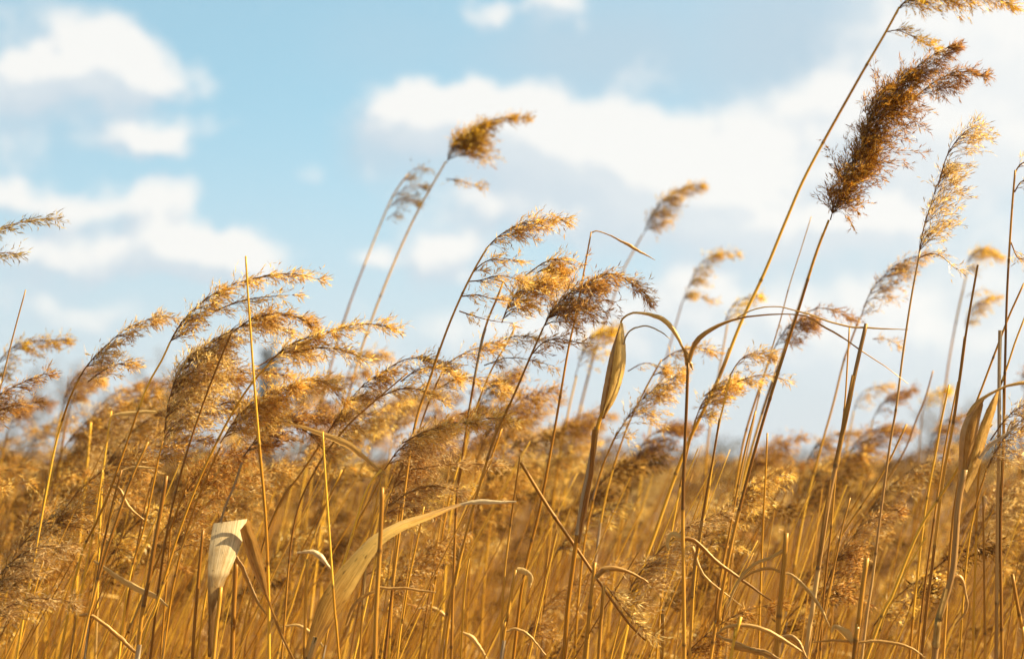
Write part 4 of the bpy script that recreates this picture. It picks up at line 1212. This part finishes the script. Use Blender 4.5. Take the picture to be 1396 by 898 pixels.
    R('brown stem with a thin dangling blade beneath the tousled plume', 3.3, [(166, 640), (150, 700), (132, 790), (116, 895)], 4.6, sm='stem_brown',
      leaves=[('r', 'leaf_brown', [(150, 660), (164, 668), (176, 690), (196, 708)], [5, 6, 5, 2], {}), ('r', 'leaf', [(168, 640), (186, 636), (210, 637)], [2, 4, 2], dict(dry_shade=.8))])


def hanging_plume():
    """the snapped reed's upper half, still held by a shred, hangs down leeward with its plume"""
    root = [o for o in COL.objects if o.name == 'broken_reed'][0]
    rng = np.random.default_rng(77)
    base = np.array(root.location)
    d = 3.28
    m = d / FPX
    mb = MB()
    stem_into(mb, np.array([P(x, y, d) for x, y in [(880, 872), (857, 849), (822, 800), (790, 753), (748, 692), (710, 630)]]), 4.8 * m * .5, 4.8 * m * .3, rng)
    shift(mb, base).build('snapped_stem', [M['stem_brown']], root)
    mb = MB()
    plume_into(mb, [P(x, y, d) for x, y in [(828, 800), (846, 824), (866, 848), (892, 868)]], 42 * m, 34, rng, wind=.8, droop=.35, spread=.6)
    shift(mb, base).build('plume', [M['pale'], M['stem_brown']], root)


plumed_reeds()
hanging_plume()
bare_reeds()


# ------------------------------------------------------------------ the stand behind: reeds copied from a few grown ones
def proto_reed(seed, kind):
    """a whole reed standing at the origin, leaning downwind; returns (root, top point)"""
    rng = np.random.default_rng(seed)
    H = 1.95
    lean = rng.uniform(0.05, 0.34) if kind != 'bare' else rng.uniform(0.08, 0.55)
    side = rng.uniform(-0.05, 0.05)
    z = np.array([H, H * .75, H * .5, H * .25, -0.02])
    f = np.clip(z / H, 0, 1) ** 1.7
    line = np.stack([lean * f * 1.3, side * f, z], 1)
    root = empty('bare_reed' if kind == 'bare' else 'reed', (0, 0, 0))
    mb = MB()
    p2, r, nodes = stem_into(mb, line, rng.uniform(.0022, .0034), rng.uniform(.0009, .0013) if kind != 'bare' else .0005, rng, sides=6, step=0.03)
    mb.build('stem', [M[rng.choice(['stem', 'stem', 'stem', 'stem_brown'])]], root)
    top = line[0]
    if kind != 'bare':
        mb = MB()
        t = norm(line[0] - line[1])
        Lp = rng.uniform(.18, .30)
        q = [line[0] - t * .02]
        dv = t.copy()
        for i in range(4):
            dv = norm(dv + WIND * rng.uniform(.12, .5) - np.array([0, 0, .06 * i]))
            q.append(q[-1] + dv * Lp / 4)
        dense = kind == 'amber'
        plume_into(mb, q, rng.uniform(.065, .105), int(rng.integers(70, 105)), rng, droop=rng.uniform(.15, .5), wind=rng.uniform(.6, 1), spread=rng.uniform(.4, .7), gap=.010,
                   prof=rng.choice(['mid', 'even', 'base']), hair=1.4 if dense else .9, fluff=1.25, nodes=int(rng.integers(7, 14)))
        if rng.random() < .5:
            s = line[0] * .94 + line[1] * .06
            plume_into(mb, [s, s + WIND * .03 + np.array([0, 0, .012]), s + WIND * .08], .02, 16, rng, gap=.008, fluff=1.25)
        mb.build('plume', [M[kind], M['stem_brown']], root)
        top = np.array(q[2])
    for _ in range(rng.integers(0, 3) if kind != 'bare' else rng.integers(0, 2)):
        zz = rng.uniform(.9, 1.6)
        p0 = np.array([np.interp(zz, line[::-1, 2], line[::-1, 0]), 0, zz])
        sgn = 1 if rng.random() < .8 else -.6
        c = [p0]
        dv = norm(np.array([.5 * sgn, rng.normal() * .4, .8]))
        ln = rng.uniform(.1, .24)
        for i in range(5):
            c.append(c[-1] + dv * ln / 5)
            dv = norm(dv + np.array([.35 * sgn, 0, -.38]))
        lb = leaf_ribbon(np.array(c), [.006, .011, .012, .009, .005, .001], rng, tilt=rng.uniform(.1, .9), twist=rng.uniform(-.8, .8), dry_shade=rng.uniform(.1, .9), n=18)
        lb.build('leaf', [M[rng.choice(['leaf', 'leaf_brown', 'leaf_brown', 'leaf'])]], root)
    return root, top, lean


ENV_X = [-300, 0, 60, 120, 200, 260, 330, 440, 520, 600, 680, 760, 820, 900, 980, 1050, 1120, 1200, 1260, 1330, 1396, 1700]
ENV_Y = [560, 575, 560, 545, 535, 520, 520, 520, 520, 520, 530, 580, 575, 570, 575, 618, 612, 606, 620, 612, 595, 580]

LOOKS = {'tan': 'tan-plumed', 'amber': 'golden-plumed', 'pale': 'pale-plumed', 'mauve': 'dusky-plumed', 'dark': 'dark-plumed', 'bare': 'bare golden'}
PLACES = [(-1e9, 90, 'at the windward end of the field'), (90, 230, 'below the light brushed plume'), (230, 345, 'around the folded cream leaf'), (345, 470, 'behind the long sweeping leaf'),
          (470, 600, 'under the large hazy brown plume'), (600, 720, 'under the layered and rounded plumes'), (720, 850, 'around the stout rolled-leaf reed'), (850, 985, 'around the forked V-topped stalk'),
          (985, 1090, 'around the foot of the tallest reed'), (1090, 1200, 'around the thick grey cut stalk'), (1200, 1300, 'around the whip-like bare stem'), (1300, 1e9, 'beside the wide papery sheath')]


def stand_behind(count):
    rng = np.random.default_rng(21)
    kinds = ['tan', 'tan', 'amber', 'pale', 'mauve', 'tan', 'amber', 'pale', 'mauve', 'tan', 'amber', 'bare', 'bare', 'bare', 'bare', 'bare']
    protos = [(k,) + proto_reed(300 + i, k) for i, k in enumerate(kinds)]
    used = set()
    for i in range(count):
        d = 3.35 + 4.6 * ((i + rng.random()) / count) ** 1.15
        bare = rng.random() < .47
        while True:
            j = int(rng.integers(0, len(protos)))
            if (protos[j][0] == 'bare') == bare and not (protos[j][0] == 'dark' and rng.random() < .6):
                break
        kind, pr, top, lean = protos[j]
        px = rng.uniform(-120, 1500) if bare or rng.random() < .55 else rng.uniform(-80, 740)
        env = np.interp(px, ENV_X, ENV_Y)
        if bare:
            py = env + 15 + abs(rng.normal()) * 110
        else:
            py = env + 12 + abs(rng.normal()) * (75 if d > 4.2 else 120) + (70 if d < 4.0 else 0)
        tp = P(px, py, d)
        sc = tp[2] / top[2]
        rz = rng.uniform(-.45, .45)
        c, s = math.cos(rz), math.sin(rz)
        ox, oy = sc * (top[0] * c - top[1] * s), sc * (top[0] * s + top[1] * c)
        loc = (tp[0] - ox, tp[1] - oy, 0)
        if j not in used:
            used.add(j)
            o = pr
            o.location, o.rotation_euler, o.scale = loc, (0, 0, rz), (sc, sc, sc)
        else:
            o = copy_thing(pr, loc, rz, sc)
        place = next(t for a, b, t in PLACES if a <= px < b)
        depth = 'in the near row' if d < 4.3 else 'in the soft middle rows' if d < 6 else 'in the blurred back rows'
        tag(o, f'{LOOKS[kind]} reed {depth} {place}', 'reed', f'{LOOKS[kind]} reeds {depth} {place}')
    for j, (k, pr, *_r) in enumerate(protos):
        if j not in used:
            for ch in list(pr.children):
                bpy.data.objects.remove(ch)
            bpy.data.objects.remove(pr)


stand_behind(190)


# ------------------------------------------------------------------ the far reed bed, one mass nobody could count
def reed_bed():
    rng = np.random.default_rng(9)

    def proto(ns, size, mat, hair):
        mb = MB()
        H = 1.95
        lean = rng.uniform(.05, .4) if ns else rng.uniform(0, .6)
        z = np.linspace(-.02, H, 6)
        f = np.clip(z / H, 0, 1) ** 1.7
        line = np.stack([lean * f * 1.3, rng.uniform(-.05, .05) * f, z], 1)
        col = np.stack([z, np.full(6, .5), np.zeros(6)], 1)
        tube(mb, line, np.linspace(.0034, .0012, 6) * (1.5 if size > 2 else .75 if hair < 0 else 1.0), 5 if hair < 0 else 4, (5 if rng.random() < .35 else 6 if hair < 0 and rng.random() < .7 else 0) if not ns else 0, col, cap=False)
        if mat:
            t = norm(line[-1] - line[-2])
            q = [line[-1]]
            dv = t
            for i in range(4):
                dv = norm(dv + WIND * rng.uniform(.15, .5) - np.array([0, 0, .06 * i]))
                q.append(q[-1] + dv * .05)
            plume_into(mb, q, rng.uniform(.06, .09), ns, rng, gap=.016 * size, size=size, fluff=1.6, per=3, hair=hair, nodes=8, droop=.35, spread=.6)
            # keep the axis with the stems, the spikelets in their own tone
            mb.m4 = [a if k < 1 else np.where(a == 0, mat, 0) for k, a in enumerate(mb.m4)]
            mb.m3 = [np.where(a == 0, mat, 0) for a in mb.m3]
        for _ in range(int(rng.random() < .35)):
            zz = rng.uniform(.9, 1.6)
            x0 = np.interp(zz, z, line[:, 0])
            w = .0024
            pts = np.array([[x0, 0, zz], [x0 + .05, 0.01, zz + .06], [x0 + .11, .02, zz + .05], [x0 + .15, .02, zz - .02]])
            v = np.concatenate([pts + [0, w, w], pts - [0, w, w]])
            mb.add(v, [[0, 1, 5, 4], [1, 2, 6, 5], [2, 3, 7, 6]], None, 1)
        return mb.arrays()

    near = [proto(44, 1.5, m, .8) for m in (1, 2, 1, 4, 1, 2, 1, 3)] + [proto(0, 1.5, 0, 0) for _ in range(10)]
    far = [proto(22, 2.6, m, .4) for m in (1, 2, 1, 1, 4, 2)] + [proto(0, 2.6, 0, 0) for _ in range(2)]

    def scatter(protos, n, d0, d1, zlo, zhi, pw):
        out = MB()
        d = (d0 ** pw + (d1 ** pw - d0 ** pw) * rng.random(n)) ** (1 / pw)
        x = rng.uniform(-1, 1, n) * (.27 * d + 1.2)
        top = rng.uniform(zlo, zhi, n) + .035 * np.sin(x * .9 + d * .5) + .03 * np.sin(x * .31 - d * .2)
        top = top + (rng.random(n) < .07) * rng.uniform(.03, .14, n) * (d > 6)
        rz = rng.uniform(-.6, .6, n)
        which = rng.integers(0, len(protos), n)
        for k, (v, f4, f3, m4, m3, c) in enumerate(protos):
            sel = np.where(which == k)[0]
            if not len(sel):
                continue
            s = top[sel] / 1.95
            cs, sn = np.cos(rz[sel]), np.sin(rz[sel])
            V = np.empty((len(sel), len(v), 3), np.float32)
            V[..., 0] = s[:, None] * (v[None, :, 0] * cs[:, None] - v[None, :, 1] * sn[:, None]) + x[sel][:, None]
            V[..., 1] = s[:, None] * (v[None, :, 0] * sn[:, None] + v[None, :, 1] * cs[:, None]) + d[sel][:, None]
            V[..., 2] = s[:, None] * v[None, :, 2]
            off = (np.arange(len(sel)) * len(v))[:, None, None]
            C = np.tile(c[None], (len(sel), 1, 1)).astype(np.float32)
            C[..., 1] *= rng.uniform(.4, 1.6, len(sel))[:, None]
            out.v.append(V.reshape(-1, 3))
            out.c.append(C.reshape(-1, 4))
            out.f4.append((f4[None] + off).reshape(-1, 4) + out.nv)
            out.m4.append(np.tile(m4, len(sel)))
            out.f3.append((f3[None] + off).reshape(-1, 3) + out.nv)
            out.m3.append(np.tile(m3, len(sel)))
            out.nv += len(v) * len(sel)
        return out

    mats = [M['stem_bed_shaded'], M['bed_plume_shaded'], M['bed_dusky_shaded'], M['mauve'], M['tan'], M['stem_brown'], M['stem']]
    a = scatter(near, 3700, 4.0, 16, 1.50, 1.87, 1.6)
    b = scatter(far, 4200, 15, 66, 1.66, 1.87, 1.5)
    thin = [proto(0, 1.0, 0, -1) for _ in range(14)]
    c_ = scatter(thin, 1700, 3.5, 6.4, 1.55, 1.92, 1.5)
    for q in (c_,):
        for k in range(len(q.f4)):
            q.f4[k] = q.f4[k] + a.nv
        for nm in ('v', 'c', 'f4', 'm4'):
            getattr(a, nm).extend(getattr(q, nm))
        a.nv += q.nv
    for k in range(len(b.f4)):
        b.f4[k] = b.f4[k] + a.nv
    for k in range(len(b.f3)):
        b.f3[k] = b.f3[k] + a.nv
    for nm in ('v', 'c', 'f4', 'f3', 'm4', 'm3'):
        getattr(a, nm).extend(getattr(b, nm))
    a.nv += b.nv
    o = a.build('reed_bed', mats)
    tag(o, 'dense blurred mass of golden brown reeds running back to the far hedge', 'reeds', None, 'stuff')


reed_bed()

# ------------------------------------------------------------------ the air between here and the far trees
def build_haze():
    m, N = mat_new('moist_air')
    out = N.n('ShaderNodeOutputMaterial')
    pv = N.n('ShaderNodeVolumePrincipled')
    pv.inputs['Color'].default_value = (0.86, 0.92, 1.0, 1)
    pv.inputs['Density'].default_value = HAZE
    pv.inputs['Anisotropy'].default_value = 0.3
    N.link(pv.outputs[0], out.inputs['Volume'])
    m.cycles.homogeneous_volume = True
    mb = MB()
    x, y0, y1, z0, z1 = 60.0, -12.0, 135.0, -1.0, 9.5
    v = [(sx, sy, sz) for sz in (z0, z1) for sy in (y0, y1) for sx in (-x, x)]
    mb.add(v, [[0, 2, 3, 1], [4, 5, 7, 6], [0, 1, 5, 4], [2, 6, 7, 3], [0, 4, 6, 2], [1, 3, 7, 5]])
    o = mb.build('haze', [m])
    o['kind'] = 'stuff'
    o['label'] = 'thin pale haze over the reed field out to the far trees'


HAZE = 0.0011
build_haze()
